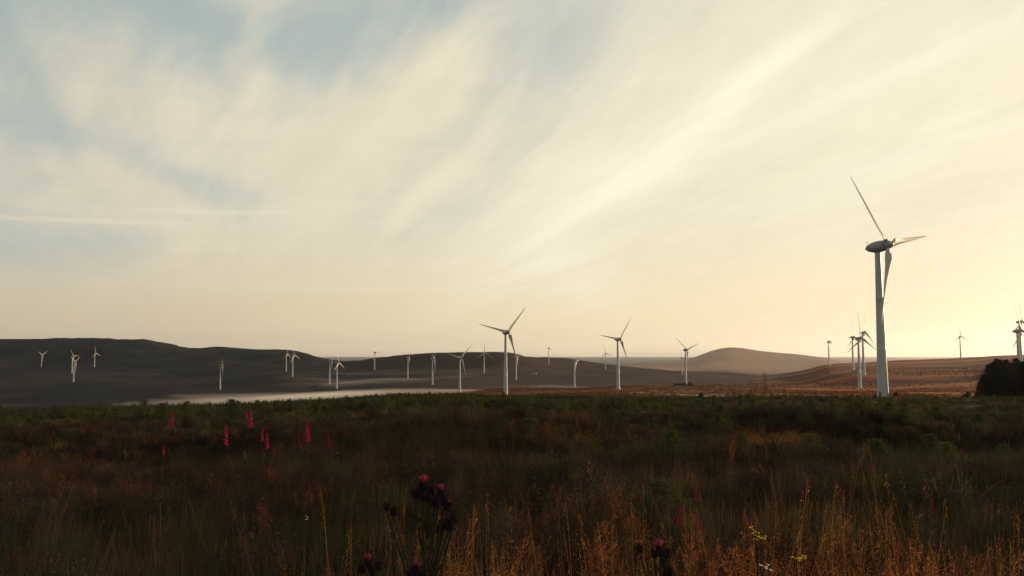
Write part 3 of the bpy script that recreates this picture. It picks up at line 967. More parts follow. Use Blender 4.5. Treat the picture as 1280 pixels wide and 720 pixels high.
# ------------------------------------------------------------------ foxgloves
def foxglove(px, pyc, spike_px, D, label, lean=0.0, spike_len=None):
    lean = lean + (random.random() - .5) * .16
    spike_px = spike_px * .9
    sl = spike_len or spike_px * D / F
    x, _, z0 = on_ground(px, D)
    zc = ray(px, pyc)[1] * D
    ztop = zc + sl / 2
    hgt = ztop - z0
    root = bpy.data.objects.new('foxglove', None); C.objects.link(root)
    root.location = (x - lean * (hgt - sl / 2), D, z0)
    root.rotation_euler = (0, 0, 0)
    tag(root, label, 'foxglove', 'pink foxgloves')
    r = Rib()
    zs = np.linspace(-.03, hgt, 9)
    P = np.stack([lean * zs, np.zeros(9) + .01 * np.sin(zs * 4), zs], -1)
    r.tube(P, np.linspace(.006, .002, 9), 5, 0)
    link('stem', r.mesh('foxglove_stem', [M['foxstem']], True), root)
    r = Rib()
    nb = 52
    for i in range(nb):
        t = i / nb
        z = hgt - sl + sl * (t + .02 * random.random())
        a = random.random() * 2 * PI
        s = (1.0 - .62 * t ** 1.5) * (.75 + .4 * random.random()) * min(1.0, (sl / .30) ** .9) * .9
        ln = .044 * s
        d = np.array([math.cos(a) * .85, math.sin(a) * .85, -.55 + .7 * t])
        d /= np.linalg.norm(d)
        c = np.array([lean * z, 0, z])
        pts = [c, c + d * ln * .35, c + d * ln * .75, c + d * ln]
        r.tube(pts, [.003 * s, .008 * s, .0105 * s, .0135 * s], 6, 0)
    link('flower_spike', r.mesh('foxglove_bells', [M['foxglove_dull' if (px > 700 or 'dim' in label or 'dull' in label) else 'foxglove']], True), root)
    r = Rib()
    n = 9
    r.strips(np.zeros((n, 3)), up(n, 1.1), .22 + .1 * rng.random(n), np.full(n, .05), -np.array([0, 0, 1.]) * (.05 + .08 * rng.random((n, 1))), 4, 0)
    zz = hgt * (.15 + .4 * rng.random(6))
    r.strips(np.stack([lean * zz, 0 * zz, zz], -1), up(6, .9), .1 + .06 * rng.random(6), np.full(6, .03), np.zeros((6, 3)), 3, 0)
    link('leaves', r.mesh('foxglove_leaves', [M['herb']]), root)


foxglove(217, 524, 19, 13.5, 'leftmost bright pink foxglove, against the dark bushes')
foxglove(208, 562, 12, 14, 'small pink foxglove spike lower down, under the leftmost one')
foxglove(284.5, 543, 26, 12.5, 'stout pink foxglove with a slightly bent spike, second bright one from the left', -.03)
foxglove(314.5, 522, 24, 13, 'tallest pink foxglove, its tip reaching up near the mist bank')
foxglove(309, 517, 11, 14.5, 'thin pink foxglove tip close behind the tallest one')
foxglove(329.5, 543, 16, 14, 'short pink foxglove, left one of the close pair right of the tallest')
foxglove(336, 551, 19, 13, 'pink foxglove, right one of the close pair right of the tallest', .03)
foxglove(376, 551, 17, 15, 'dim reddish foxglove just left of the tall slender one')
foxglove(386, 538, 27, 13, 'tall slender pink foxglove standing right of the close pair', .02)
foxglove(412, 552, 18, 15, 'rightmost foxglove of the left cluster, thin and dull red')
foxglove(867, 616, 16, 9, 'upright pink foxglove spike above the slanting ones in front of the green spruce')
foxglove(844, 642, 25, 7, 'long foxglove spike slanting to the right above the orange grasses', .34)
foxglove(849, 654, 14, 6.6, 'short foxglove spike slanting beside the longer slanting one', .34)
foxglove(870, 653, 24, 7, 'dull pink foxglove right of the slanting pair', -.08)
foxglove(856, 667, 11, 6, 'short bright pink foxglove low under the slanting pair')
foxglove(797, 618, 13, 9, 'faint dark red foxglove at the left edge of the orange sorrel')
foxglove(958, 654, 15, 8, 'faint dark red foxglove right of the yellow flowers')
foxglove(1113, 685, 20, 5.5, 'red foxglove among the orange sorrel low on the right', .1)
foxglove(1158, 632, 22, 9, 'faint tall dark red foxglove in the dark right part of the meadow')

# ------------------------------------------------------------------ thistles
def thistle(name_px, heads, D, label):
    px, _ = name_px
    x, _, z0 = on_ground(px, D)
    root = bpy.data.objects.new('thistle', None); C.objects.link(root)
    root.location = (x, D, z0)
    tag(root, label, 'thistle', 'thistles in the foreground')
    hp = [np.array(place(hx, hy, D + dd)) - np.array(root.location) for hx, hy, s, dd, f in heads]
    top = max(h[2] for h in hp)
    r = Rib()
    main = [np.array([0, 0, -.03]), np.array([.01, 0, top * .3]), np.array([0, .01, top * .6]), np.array([hp[0][0] * .5, 0, top * .8]), hp[0] - [0, 0, .02]]
    r.tube(main, [.006, .0055, .005, .004, .003], 6, 0)
    for h in hp[1:]:
        q_ = np.clip((h[2] - .07 - .07 * random.random() - 1.1 * abs(h[0] - hp[0][0])) / top, .2, .97)
        st = np.array([np.interp(q_, [0, .3, .6, .8, 1], [p_[c_] for p_ in main]) for c_ in range(3)])
        mid = (st + h) / 2 + np.array([0, 0, -.015 - .01 * random.random()])
        r.tube([st, mid, h - [0, 0, .01]], [.004, .003, .0025], 5, 0)
    link('stem', r.mesh('thistle_stem', [M['thistle_stem']], True), root)
    for h, (hx, hy, s, dd, fl) in zip(hp, heads):
        s = s * .82
        r = Rib()
        # spiny bud
        V, f = lathe([(-.42, .05), (-.38, .22), (-.15, .34), (.1, .33), (.32, .24), (.38, .05)], 10)
        r.V.append(V * s + h); r.F.append(f + r.n); r.M.append(np.zeros(len(f), int)); r.n += len(V)
        n = 150
        a = rng.random(n) * 2 * PI; e = rng.random(n) * 2.0 - .75
        d = np.stack([np.cos(a) * np.cos(e), np.sin(a) * np.cos(e), np.sin(e)], -1)
        r.strips(h + d * s * .28, d + rng.normal(size=(n, 3)) * .25, s * (.25 + .35 * rng.random(n)), np.full(n, s * .075), rng.normal(size=(n, 3)) * s * .08, 2, 0)
        bud = link('flower_head', r.mesh('thistle_bud', [M['thistle_bud']]), root)
        if fl:
            r = Rib()
            n = 60
            d = up(n, .5)
            r.strips(h + np.array([0, 0, .36 * s]) + d * np.array([.2, .2, 0]) * s, d, s * (.35 + .25 * rng.random(n)), np.full(n, s * .05), np.zeros((n, 3)), 2, 0, taper=.3)
            link('florets', r.mesh('thistle_florets', [M['thistle_floret']]), bud)
    r = Rib()
    n = 44
    zz = top * (.1 + .88 * rng.random(n) ** .6)
    d = up(n, .8)
    r.strips(np.stack([0 * zz, 0 * zz, zz], -1), d, .06 + .06 * rng.random(n), np.full(n, .015), -np.array([0, 0, 1.]) * .04 * rng.random((n, 1)), 4, 0)
    m = 160
    i = rng.integers(0, n, m); t = rng.random(m)
    p0 = np.stack([0 * zz, 0 * zz, zz], -1)[i] + d[i] * (.09 * t)[:, None]
    r.strips(p0, rng.normal(size=(m, 3)) * .6 + d[i] * .6, np.full(m, .018), np.full(m, .004), np.zeros((m, 3)), 1, 0)
    link('leaves', r.mesh('thistle_leaves', [M['thistle_stem']]), root)


thistle((538, 720), [(529, 609, .036, 0, 1), (519, 617, .026, .02, 0), (540, 614, .030, .05, 0), (551, 617, .028, .03, 1), (556, 626, .030, 0, 0), (545, 628, .034, -.03, 0),
                     (560, 634, .026, 0, 1), (536, 622, .030, .04, 0), (527, 618, .032, -.02, 0), (562, 656, .036, 0, 0), (551, 661, .030, .04, 0), (567, 649, .028, .03, 0), (492, 640, .026, .05, 0), (484, 634, .024, .08, 0)], 1.75,
        'large dark thistle with clustered heads and pink tufts, standing before the grass at bottom centre')
thistle((470, 720), [(460, 705, .026, 0, 1), (452, 711, .024, .02, 0), (473, 708, .022, .03, 0), (466, 714, .026, 0, 0)], 1.6, 'low purple thistle at the bottom, left of the large dark one')
thistle((520, 730), [(521, 715, .028, 0, 1), (529, 720, .024, .02, 0), (513, 719, .024, .02, 0)], 1.55, 'low pink topped thistle at the bottom under the large dark one')
thistle((826, 725), [(825, 688, .034, 0, 1), (818, 693, .026, .02, 0), (833, 692, .028, .03, 0), (800, 686, .026, .05, 1), (837, 716, .026, 0, 0)], 1.9, 'dark thistle among the orange grasses under the slanting foxgloves')


def seedhead(px, heads, D, label, mat='seedtop'):
    """dry branching weed with seed clusters at given picture places"""
    x, _, z0 = on_ground(px, D)
    root = bpy.data.objects.new('dry_weed', None); C.objects.link(root)
    root.location = (x, D, z0)
    tag(root, label, 'dry weed', 'dry weeds gone to seed')
    r, q = Rib(), Rib()
    hp = [np.array(place(hx, hy, D)) - np.array(root.location) for hx, hy in heads]
    top = max(h[2] for h in hp)
    r.tube([(0, 0, -.02), (0, .01, top * .35), (hp[0][0] * .4, 0, top * .65), hp[0]], [.004, .0035, .003, .0015], 5, 0)
    for h in hp:
        st = np.array([hp[0][0] * .4, 0, top * .65])
        if h is not hp[0]: r.tube([st, (st + h) / 2 + [0, 0, -.01], h], [.0025, .002, .0012], 4, 0)
        m = 45
        q.quads(h + rng.normal(size=(m, 3)) * np.array([.012, .012, .022]), (.0045 + .004 * rng.random(m)) * max(1, D / 4), 0, aspect=.5)
    link('stem', r.mesh('weed_stem', [M['foxstem']], True), root)
    link('seed_heads', q.mesh('weed_seeds', [M[mat]]), root)


seedhead(480, [(458, 602), (447, 607), (464, 626), (476, 630)], 2.4, 'thin dry weed leaning left of the large dark thistle')
seedhead(500, [(491, 597), (496, 604), (488, 606)], 2.8, 'upright dry weed with reddish tip left of the large dark thistle')
seedhead(612, [(604, 603), (616, 598), (600, 607)], 2.8, 'dry weed with spreading tip right of the large dark thistle')
seedhead(478, [(470, 556), (463, 566), (467, 560)], 5.5, 'pale dry weed standing alone in the dark grass left of centre')
seedhead(347, [(348, 537), (345, 533), (351, 541)], 11, 'pale dry weed right of the close pair of foxgloves')
seedhead(1060, [(1058, 655), (1063, 660)], 5, 'straw coloured weed low right of the yellow flowers', 'straw')


def ragwort(px, heads, D, label, mat='yellow', name='ragwort', cat='ragwort', sz=.02):
    x, _, z0 = on_ground(px, D)
    root = bpy.data.objects.new(name, None); C.objects.link(root)
    root.location = (x, D, z0)
    tag(root, label, cat)
    r, q = Rib(), Rib()
    hp = [np.array(place(hx, hy, D)) - np.array(root.location) for hx, hy in heads]
    for h in hp:
        r.tube([(0, 0, -.02), (h[0] * .3, 0, h[2] * .5), h], [.003, .0025, .0015], 5, 0)
        for _ in range(4):
            c = h + rng.normal(size=3) * np.array([.5, .5, .35]) * sz
            n = 12
            a = np.arange(n) / n * 2 * PI
            d = np.stack([np.cos(a), np.sin(a), np.full(n, .25)], -1)
            q.strips(np.tile(c, (n, 1)), d, np.full(n, sz * .36), np.full(n, sz * .17), np.zeros((n, 3)), 2, 0, taper=.5, side=np.stack([-np.sin(a), np.cos(a), 0 * a], -1))
            q.quads(c + rng.normal(size=(8, 3)) * sz * .08, sz * .15, 0)
    n = 10
    zz = np.abs(hp[0][2]) * rng.random(n) * .7
    r.strips(np.stack([0 * zz, 0 * zz, zz], -1), up(n, .9), .05 + .05 * rng.random(n), np.full(n, .012), np.zeros((n, 3)), 3, 0)
    link('stem', r.mesh('herb_stem', [M['herb']]), root)
    link('flowers', q.mesh('flower_petals', [M[mat]]), root)


ragwort(948, [(943, 661), (944, 666), (952, 671), (950, 674)], 3.4, 'tall yellow flower with two heads, right of the drooping tussock')
ragwort(999, [(995, 698), (1001, 699), (1004, 697)], 3.0, 'low yellow flower between the drooping tussock and the orange sorrel')
ragwort(958, [(956, 709), (960, 711)], 2.6, 'pale cream flower at the bottom right of centre', 'whitep', 'cream_flower', 'flower', .014)
ragwort(382, [(382, 647)], 3.4, 'single tiny white flower in the dark grass left of centre', 'whitep', 'white_flower', 'flower', .010)


def tussock(px, D, h, rad, n, label, mat='grass'):
    x, y, z = on_ground(px, D)
    r = Rib()
    a = rng.random(n) * 2 * PI
    d = np.stack([np.cos(a) * .35, np.sin(a) * .35, np.ones(n)], -1) + rng.normal(size=(n, 3)) * .12
    d /= np.linalg.norm(d, axis=1)[:, None]
    ln = h * (.9 + .45 * rng.random(n))
    bend = np.stack([np.cos(a) * rad, np.sin(a) * rad, -ln * (.35 + .45 * rng.random(n))], -1)
    r.strips(disc(n, .08), d, ln, np.full(n, .006), bend, 8, 0)
    o = link('grass_tussock', r.mesh('grass_tussock', [M[mat]]), None, (x, y, z))
    tag(o, label, 'grass tussock')


tussock(895, 4.2, .92, .42, 520, 'olive drooping grass tussock arching over between slanting foxgloves and yellow flower', 'olive')
tussock(1088, 11, 1.0, .6, 420, 'green drooping grass tussock in the dark right part of the meadow', 'rush')
tussock(690, 4.6, .8, .36, 320, 'green drooping tussock above the golden stems right of the large thistle', 'olive')
tussock(960, 17.5, 1.3, .95, 900, 'bright orange lit grass tussock alone in the dark right part of the meadow', 'straw')

# ------------------------------------------------------------------ poles, building, house, tracks
def pole(px, D, h, label, arm=True, r0=.16, name='wooden_pole'):
    x, y, z = on_ground(px, D)
    root = bpy.data.objects.new(name, None); C.objects.link(root)
    root.location = (x, y, z)
    tag(root, label, 'pole')
    r = Rib(); r.tube([(0, 0, -.5), (0, 0, h)], [r0, r0 * .7], 8)
    link('post', r.mesh('pole_post', [M['wood']], True), root)
    if arm:
        b = link('crossarm', box_mesh('crossarm', (1.6, .12, .12), M['wood'], .01), root, (0, -.2, h - .6))
        for s in (-.7, 0, .7):
            r = Rib(); r.tube([(0, 0, 0), (0, 0, .08), (0, 0, .2), (0, 0, .24)], [.05, .08, .06, .02], 8)
            link('insulator', r.mesh('insulator', [M['concrete']], True), root, (s, -.2, h - .53))


pole(955.5, 300, 10.5, 'tall thin wooden pole in front of the hazy hill')
pole(938, 250, 6.0, 'short thin post left of the tall wooden pole', False, .10, 'wooden_post')
pole(958, 245, 7.0, 'short thin post close right of the tall wooden pole', False, .10, 'wooden_post')


def shed(px, D, L, W, Hh, label, wall, rot=.2, name='building', roofh=1.6):
    x, y, z = on_ground(px, D)
    root = bpy.data.objects.new(name, None); C.objects.link(root)
    root.location = (x, y, z); root.rotation_euler = (0, 0, rot)
    tag(root, label, 'building')
    w = box_mesh('wall', (L, W, Hh + 1), wall); link('wall', w, root, (0, 0, Hh / 2 - .5))
    a, b = L / 2 + .3, W / 2 + .3
    me = bpy.data.meshes.new('roof')
    me.from_pydata([(-a, -b, 0), (a, -b, 0), (a, b, 0), (-a, b, 0), (-a, 0, roofh), (a, 0, roofh)], [],
                   [(0, 1, 5, 4), (2, 3, 4, 5), (0, 4, 3), (1, 2, 5), (0, 3, 2, 1)])
    me.materials.append(M['slate'])
    rf = link('roof', me, root, (0, 0, Hh + .01))
    link('door', box_mesh('door', (1.6, .1, 2.2), M['metal']), root, (L * .2, -W / 2 - .04, 1.1))
    for s in (-.32, -.08, .38):
        link('window', box_mesh('window', (1.4, .1, 1.1), M['metal']), root, (L * s, -W / 2 - .04, 1.7))
    return root


shed(850, 1310, 19, 8, 4.2, 'low dark building at the foot of the turbine with the open V', M['wall_dark'], .1)
shed(668.5, 2450, 9, 6, 3.2, 'tiny pale house halfway up the dark middle ridge', M['wall_pale'], -.4, 'house', 2.2)

SB = [spruce_parts(1.0, .62, 9, 9, .12, 16, 'spruce') for _ in range(2)]


def bush(px, D, h, label, group=None):
    x, y, z = on_ground(px, D)
    root = bpy.data.objects.new('bush', None); C.objects.link(root)
    root.location = (x, y, z - .1); root.scale = (h * 1.3, h * 1.3, h)
    tag(root, label, 'bush', group)
    c, t = random.choice(SB)
    link('crown', c, root); link('trunk', t, root)


bush(862, 1300, 7, 'dark bush at the right end of the low dark building')
bush(1119, 420, 2.6, 'small dark bush on the orange moor right of the largest turbine')
bush(876, 330, 3.0, 'dark bush on the meadow edge right of the low dark building')
bush(1209, 330, 3.4, 'low orange lit bush left of the plantation edge')
bush(1203, 345, 2.4, 'smallest bush left of the plantation edge')
bush(1094, 318, 2.0, 'low scrubby bush at the left foot of the largest turbine')
bush(998, 420, 2.0, 'small bush on the orange moor between the thin poles and the three clustered turbines')


def track(name, pts, w):
    P = []
    for i in range(len(pts) - 1):
        (a, da), (b, db) = pts[i], pts[i + 1]
        for t in np.linspace(0, 1, 40, endpoint=(i == len(pts) - 2)):
            P.append((a + (b - a) * t, da + (db - da) * t))
    V = []
    g = np.array([ (ray(p, 470)[0] * d, d) for p, d in P])
    tan = np.gradient(g, axis=0); tan /= np.linalg.norm(tan, axis=1)[:, None]
    nrm = np.stack([-tan[:, 1], tan[:, 0]], -1)
    offs = np.linspace(-w / 2, w / 2, 5)
    for o_ in offs:
        q = g + nrm * o_
        V.append(np.stack([q[:, 0], q[:, 1], height(q[:, 0], q[:, 1]) + .18], -1))
    V = np.stack(V, 1).reshape(-1, 3)
    n = len(g)
    i = np.arange(n - 1)[:, None] * 5; j = np.arange(4)[None]
    f = np.stack([i + j, i + j + 1, i + 5 + j + 1, i + 5 + j], -1).reshape(-1, 4)
    o = link(name, mesh_np(name, V, f, [M['track']], True))
    tag(o, kind='structure')


track('gravel_track', [(1090, 345), (1040, 360), (990, 390), (940, 430), (880, 520), (800, 620), (740, 700), (660, 760)], 4.5)
track('gravel_track', [(560, 1250), (640, 1150), (720, 1120), (800, 1230), (860, 1290)], 7)

# ------------------------------------------------------------------ valley mist and haze
def volume_mat(name, col, dens, aniso):
    m, nt, N, L = new_mat(name)
    o = N.new('ShaderNodeOutputMaterial')
    v = N.new('ShaderNodeVolumePrincipled')
    v.inputs['Color'].default_value = (*col, 1)
    v.inputs['Density'].default_value = dens
    v.inputs['Anisotropy'].default_value = aniso
    L.new(v.outputs[0], o.inputs['Volume'])
    try: m.volume_intersection_method = 'FAST'
    except Exception: pass
    return m


def mist(name, cx, cy, lx, ly, thick, rot, dens, base=None, seed=1, label=None):
    """a lens of ground mist with a ragged rim"""
    k, n = 72, 12
    V = []
    ca, sa = math.cos(rot), math.sin(rot)
    zc = H(cx, cy) if base is None else base
    for j in range(n + 1):
        t = j / n
        for i in range(k):
            a = i / k * 2 * PI
            w = 1 + .6 * (fbm(np.array([math.cos(a) * 1.6 + seed]), np.array([math.sin(a) * 1.6 + seed * 3]), 3)[0] - .5) * 2
            ux, uy = math.cos(a) * t * lx * w, math.sin(a) * t * ly * w
            x, y = cx + ux * ca - uy * sa, cy + ux * sa + uy * ca
            b = 1 + .8 * (fbm(np.array([x / 140.]), np.array([y / 140. + seed]), 3)[0] - .5)
            hgt = thick * (1 - t) ** 1.5 * (1 + .6 * t) * b
            V.append((x, y, zc + hgt))
    top = len(V)
    V += [(x, y, zc - 6 - 2 * (1 - (j // k) / n)) for j, (x, y, z) in enumerate(V)]
    f = []
    for j in range(n):
        for i in range(k):
            a, b = j * k + i, j * k + (i + 1) % k
            f.append((a, a + k, b + k, b)); f.append((a + top, b + top, b + k + top, a + k + top))
    for i in range(k):
        a, b = n * k + i, n * k + (i + 1) % k
        f.append((a, a + top, b + top, b))
    me = mesh_np(name, np.array(V), np.array(f), [volume_mat(name, (1, .93, .85), dens, .45)], True)
    o = link(name, me)
    tag(o, label, kind='stuff')


def W(px, D):
    a, _ = ray(px, 470)
    return a * D, D


for k_ in range(7):
    f1 = 1.0 - .09 * k_
    x_, y_ = W(442 + 12 * math.sin(k_ * 2.1), 1430 + 40 * math.cos(k_ * 1.7))
    mist('valley_mist', x_, y_, 345 * f1, 250 * f1, 6 + 2.3 * k_, .28, .0012, base=H(*W(380, 1450)) + .4 + .2 * k_, seed=2 + 1.3 * k_, label='low bank of pale mist lying in the valley')
x_, y_ = W(500, 1380); mist('mist_tail', x_, y_, 210, 110, 10, .35, .0022, base=H(*W(500, 1300)) + 1.0, seed=6, label='thin right tail of the valley mist')
x_, y_ = W(500, 2150); mist('hillside_mist', x_, y_, 170, 130, 10, .1, .0007, seed=5, label='thin mist wisps on the middle hillside')
x_, y_ = W(455, 2000); mist('hillside_mist', x_, y_, 120, 90, 9, .3, .0008, seed=9, label='thin mist wisps under the middle hillside')
x_, y_ = W(690, 1600); mist('moor_mist', x_, y_, 120, 60, 6, 0, .0007, seed=12, label='faint mist streak on the orange moor')

HAZE = 1
if HAZE:
    me = box_mesh('haze', (50000, 62000, 1400), volume_mat('haze', (.92, .93, 1.0), 1.1e-5, .8))
    zlo = -420
    o = link('haze', me, None, (0, 30000, zlo + 700)); tag(o, kind='stuff')

# ------------------------------------------------------------------ sky
w = bpy.data.worlds.new('World'); bpy.context.scene.world = w
w.use_nodes = True
nt = w.node_tree; nt.nodes.clear(); N, L = nt.nodes, nt.links
out = N.new('ShaderNodeOutputWorld'); bg = N.new('ShaderNodeBackground'); L.new(bg.outputs[0], out.inputs[0])
sky = N.new('ShaderNodeTexSky'); sky.sky_type = 'NISHITA'; sky.sun_disc = False
sky.sun_elevation = R(SUN_EL); sky.sun_rotation = R(SUN_AZ)
sky.air_density = 1.0; sky.dust_density = 1.2; sky.ozone_density = 0.5; sky.altitude = 300
tc = N.new('ShaderNodeTexCoord')


def val(v):
    return v


def mth(op, a, b=None, c=None, clamp=False):
    n = N.new('ShaderNodeMath'); n.operation = op; n.use_clamp = clamp
    for i, v in enumerate((a, b, c)):
        if v is None: continue
        if isinstance(v, (int, float)): n.inputs[i].default_value = v
        else: L.new(v, n.inputs[i])
    return n.outputs[0]


def add(*a):
    o = a[0]
    for b in a[1:]: o = mth('ADD', o, b)
    return o
mul = lambda a, b: mth('MULTIPLY', a, b)


def mrange(v, a, b, c=0.0, d=1.0, smooth=True):
    n = N.new('ShaderNodeMapRange'); n.interpolation_type = 'SMOOTHSTEP' if smooth else 'LINEAR'
    L.new(v, n.inputs[0])
    for i, q in zip((1, 2, 3, 4), (a, b, c, d)): n.inputs[i].default_value = q
    return n.outputs[0]


def mixc(f, a, b):
    n = N.new('ShaderNodeMix'); n.data_type = 'RGBA'
    if isinstance(f, (int, float)): n.inputs[0].default_value = f
    else: L.new(f, n.inputs[0])
    for i, q in ((6, a), (7, b)):
        if isinstance(q, tuple): n.inputs[i].default_value = (*q, 1)
        else: L.new(q, n.inputs[i])
    return n.outputs[2]


def noise3(vec, scale, det=5, rough=.55, dist=0.0):
    n = N.new('ShaderNodeTexNoise')
    n.inputs['Scale'].default_value = scale; n.inputs['Detail'].default_value = det
    n.inputs['Roughness'].default_value = rough; n.inputs['Distortion'].default_value = dist
    L.new(vec, n.inputs['Vector'])
    return n.outputs['Fac']


sep = N.new('ShaderNodeSeparateXYZ'); L.new(tc.outputs['Generated'], sep.inputs[0])
dx_, dy_, dz_ = sep.outputs
AZ = mul(mth('ARCTAN2', dx_, dy_), 180 / PI)
EL = mul(mth('ARCSINE', dz_), 180 / PI)
# cloud sheet: where the view ray meets a level sheet overhead
den = mth('MAXIMUM', add(dz_, .07), .02)
cx_, cy_ = mth('DIVIDE', dx_, den), mth('DIVIDE', dy_, den)
sa_, ca_ = math.sin(R(-20)), math.cos(R(-20))
along = add(mul(cx_, sa_), mul(cy_, ca_))
cross = add(mul(cx_, ca_), mul(cy_, -sa_))


def comb(a, b, c=0.0):
    n = N.new('ShaderNodeCombineXYZ')
    for i, v in enumerate((a, b, c)):
        if isinstance(v, (int, float)): n.inputs[i].default_value = v
        else: L.new(v, n.inputs[i])
    return n.outputs[0]


puff = noise3(comb(cx_, cy_, 1.3), 1.3, 6, .55, .3)
soft = noise3(comb(cx_, cy_, 7.7), .55, 3, .5, .2)
streak = noise3(comb(mul(cross, 1.7), mul(along, .22), 3.1), 1.0, 6, .55, .5)
fine = noise3(comb(mul(cross, 5.0), mul(along, .6), 5.1), 1.0, 6, .6, .7)
fluff = noise3(comb(mul(cx_, 3.2), mul(cy_, 3.2), 9.1), 1.0, 7, .6, .4)
wa = mul(add(noise3(comb(mul(AZ, .06), mul(EL, .10), 2.2), 1.0, 4, .55), -.5), 9.0)
wb = mul(add(noise3(comb(mul(AZ, .06), mul(EL, .10), 8.8), 1.0, 4, .55), -.5), 7.0)
AZw, ELw = add(AZ, wa), add(EL, wb)


def dir_of(px, py):
    a, b = ray(px, py)
    return math.degrees(math.atan2(a, 1)), math.degrees(math.atan2(b, math.hypot(a, 1)))


def blob(px, py, rx, ry, rot=0.0, warped=True, p=1.0):
    """soft patch of sky centred on a compass direction and elevation; sizes in degrees"""
    a0, e0 = dir_of(px, py)
    A_, E_ = (AZw, ELw) if warped else (AZ, EL)
    k = math.cos(R(e0))
    u, v = mul(add(A_, -a0), k), add(E_, -e0)
    c, s = math.cos(R(rot)), math.sin(R(rot))
    U = mul(add(mul(u, c), mul(v, s)), 1 / rx)
    V = mul(add(mul(u, -s), mul(v, c)), 1 / ry)
    d = add(mul(U, U), mul(V, V))
    if p != 1.0: d = mth('POWER', d, p)
    return mth('EXPONENT', mul(d, -1.0))


PXD = 1 / 17.4       # degrees per picture pixel, about
# veil of cirrus: thick to the right and centre, thin at upper left
veil = add(mrange(AZ, -38, 12, .42, .86), mrange(EL, 2, 20, .30, 0.0), mrange(AZ, 10, 40, 0, .08), mrange(EL, 27, 50, 0, -.25))
lowf = mrange(EL, 1.5, 13, .15, 1.0)       # the sheet thins to an even veil towards the horizon
wisp = noise3(comb(mul(add(AZw, mul(EL, -.9)), .22), mul(add(ELw, mul(AZ, .35)), .05), 6.6), 1.0, 6, .6, .6)
tex = add(mul(mul(add(puff, -.5), .35), lowf), mul(mul(add(soft, -.5), .45), lowf), mul(mul(add(streak, -.5), 1.15), lowf), mul(mul(add(fluff, -.5), .30), lowf), mul(mul(add(fine, -.5), .55), lowf), mul(mul(add(wisp, -.5), .9), lowf))
gaps = mul(.78, add(mul(blob(540, -5, 10, 4.2, 12), .62), mul(blob(20, 30, 9, 4.5, 0), .40), mul(blob(25, 195, 6, 2.2, 0), .34), mul(blob(215, 232, 5.5, 1.6, -10), .38),
           mul(blob(300, 40, 5, 3.0, 0), .38), mul(blob(30, 290, 9, 1.6, 0), .30), mul(blob(700, 55, 9, 3.2, 25), .36), mul(blob(610, 190, 6, 3, 30), .10), mul(blob(300, 252, 5, 1.2, -12), .2), mul(blob(200, 20, 8, 2.4, -6), .3), mul(blob(420, 60, 4, 4, -6), .25)))
adds = add(mul(blob(330, 35, 1.2, 5.0, -8), .45), mul(blob(135, 95, 5.0, 3.4, -25), .42), mul(blob(231, 130, 1.3, .9, 30), .22), mul(blob(60, 215, 7, 1.4, -8), .30), mul(blob(120, 245, 8, 1.2, -16), .30), mul(blob(190, 265, 5.5, 1.5, -30), .34),
           mul(blob(440, 170, 9, 5, 30), .35), mul(blob(500, 120, 9, 2.6, 32), .30))
cover = mth('ADD', add(veil, mul(tex, mrange(AZ, -5, 12, .72, .28)), mul(adds, .8)), mul(gaps, -1.0))
cover = mrange(cover, .0, .98, .20, .95)
# bright combed bands running up to the right
band = add(mul(blob(870, 160, 13, 1.1, 37, False), .36), mul(blob(870, 155, 14, 1.7, 36), .5), mul(blob(1010, 40, 7, .8, 37), .35), mul(blob(1060, 115, 13, 1.2, 19), .42), mul(blob(1140, 190, 13, .8, 16), .35),
           mul(blob(730, 340, 4, 1.6, -15), .35), mul(blob(690, 270, 8, 4.0, 40), .4), mul(blob(1090, 60, 18, 3, 24), .2))
band = mul(band, mrange(add(fine, streak), .7, 1.3, .55, 1.1))
trail = add(mul(blob(95, 275.5, 7.0, .17, 2.4, False, 2), 1.1), mul(blob(262, 265, 5.6, .18, 2.2, False, 2), .6), mul(blob(20, 252, 3.6, .5, -6, False), .7), mul(blob(300, 357, 22, .18, 0, False), .16), mul(blob(850, 430, 14, .22, 0, False), .0))
# colours of the lit cloud by direction: greyer away from the sun, golden towards it
sunang = mth('ARCCOSINE', mth('MINIMUM', add(mul(dx_, math.sin(R(SUN_AZ)) * math.cos(R(5))), mul(dy_, math.cos(R(SUN_AZ)) * math.cos(R(5))), mul(dz_, math.sin(R(5)))), .9999))
sd = mul(sunang, 180 / PI)
toward = mrange(sd, 105, 28, 0, 1, False)
cl_far, cl_mid, cl_sun = (.60, .56, .45), (.80, .72, .54), (.90, .82, .61)
cloud = mixc(mrange(sd, 102, 64), cl_far, cl_mid)
cloud = mixc(mrange(sd, 70, 30), cloud, cl_sun)
# low warm band above the horizon
low_far, low_sun = (.66, .52, .35), (1.0, .82, .50)
lowc = mixc(mrange(sd, 98, 32), low_far, low_sun)
lown = mul(add(noise3(comb(mul(AZ, .05), mul(EL, .9), 4.4), 1.0, 4, .5), -.5), 5.0)
cloud = mixc(mrange(add(EL, lown), 10.5, .5), cloud, lowc)
bright = add(mul(mul(add(puff, -.5), .10), lowf), mul(mul(add(fluff, -.5), .12), lowf), mul(mul(add(streak, -.5), .15), lowf), mul(mul(add(fine, -.5), .16), lowf), mul(mul(add(wisp, -.5), .18), lowf), 1.0)
vm = N.new('ShaderNodeVectorMath'); vm.operation = 'SCALE'; L.new(cloud, vm.inputs[0]); L.new(bright, vm.inputs['Scale'])
STR = .15
ns = N.new('ShaderNodeVectorMath'); ns.operation = 'SCALE'; L.new(sky.outputs[0], ns.inputs[0]); ns.inputs['Scale'].default_value = 1.0
cs = N.new('ShaderNodeVectorMath'); cs.operation = 'SCALE'; L.new(vm.outputs[0], cs.inputs[0]); cs.inputs['Scale'].default_value = 1 / STR
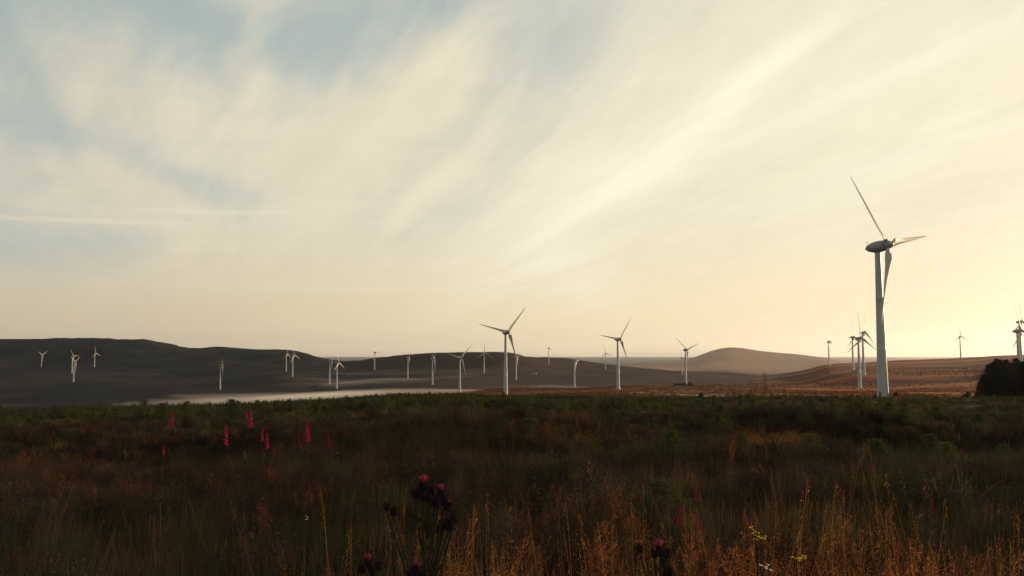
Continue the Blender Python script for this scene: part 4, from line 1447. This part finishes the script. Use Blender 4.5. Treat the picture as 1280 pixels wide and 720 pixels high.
hz_ = N.new('ShaderNodeVectorMath'); hz_.operation = 'SCALE'; hz_.inputs[0].default_value = (.37, .50, .51); hz_.inputs['Scale'].default_value = 1 / STR
skyc = mixc(cover, mixc(.7, ns.outputs[0], hz_.outputs[0]), cs.outputs[0])   # blue seen through thin high haze
hi = N.new('ShaderNodeVectorMath'); hi.operation = 'SCALE'; hi.inputs['Scale'].default_value = 1 / STR
L.new(mixc(mrange(sd, 95, 50), (.66, .60, .46), (1.0, .94, .74)), hi.inputs[0])
skyc = mixc(mth('MULTIPLY', add(mul(band, 1.0), mul(trail, .8)), 1.0, clamp=True), skyc, hi.outputs[0])
# pale bank low over the horizon
bank = mul(mul(blob(560, 447, 16, .35, 0, False), .5), 1.0)
bank2 = mul(blob(830, 446, 5, .45, 0, False), .6)
bk = N.new('ShaderNodeVectorMath'); bk.operation = 'SCALE'; bk.inputs['Scale'].default_value = 1 / STR
bk.inputs[0].default_value = (.42, .35, .28)
skyc = mixc(mth('MAXIMUM', bank, bank2), skyc, bk.outputs[0])
L.new(skyc, bg.inputs['Color']); bg.inputs['Strength'].default_value = STR

# ------------------------------------------------------------------ sun
sun = bpy.data.lights.new('sun', 'SUN'); sun.energy = 5.0; sun.angle = R(.6); sun.color = (1, .70, .42)
so = link('sun', sun)
sdv = Vector((math.sin(R(SUN_AZ)) * math.cos(R(SUN_EL)), math.cos(R(SUN_AZ)) * math.cos(R(SUN_EL)), math.sin(R(SUN_EL))))
so.rotation_euler = sdv.to_track_quat('Z', 'Y').to_euler()
so.location = sdv * 50

# ------------------------------------------------------------------ camera and render settings
cam = bpy.data.cameras.new('camera'); cam.sensor_width = 36; cam.lens = 36 * F / 1280
cam.clip_start = .05; cam.clip_end = 120000
co = link('camera', cam, None, (0, 0, 0)); co.rotation_euler = (PI / 2 + PITCH, 0, 0)
sc = bpy.context.scene
sc.camera = co
sc.render.engine = 'CYCLES'
sc.view_settings.view_transform = 'Standard'; sc.view_settings.look = 'None'
sc.view_settings.exposure = 0; sc.view_settings.gamma = 1
cy = sc.cycles
cy.max_bounces = 6; cy.diffuse_bounces = 3; cy.transmission_bounces = 3; cy.glossy_bounces = 2; cy.volume_bounces = 1; cy.transparent_max_bounces = 8
cy.use_denoising = True
try: cy.denoiser = 'OPENIMAGEDENOISE'
except Exception: pass
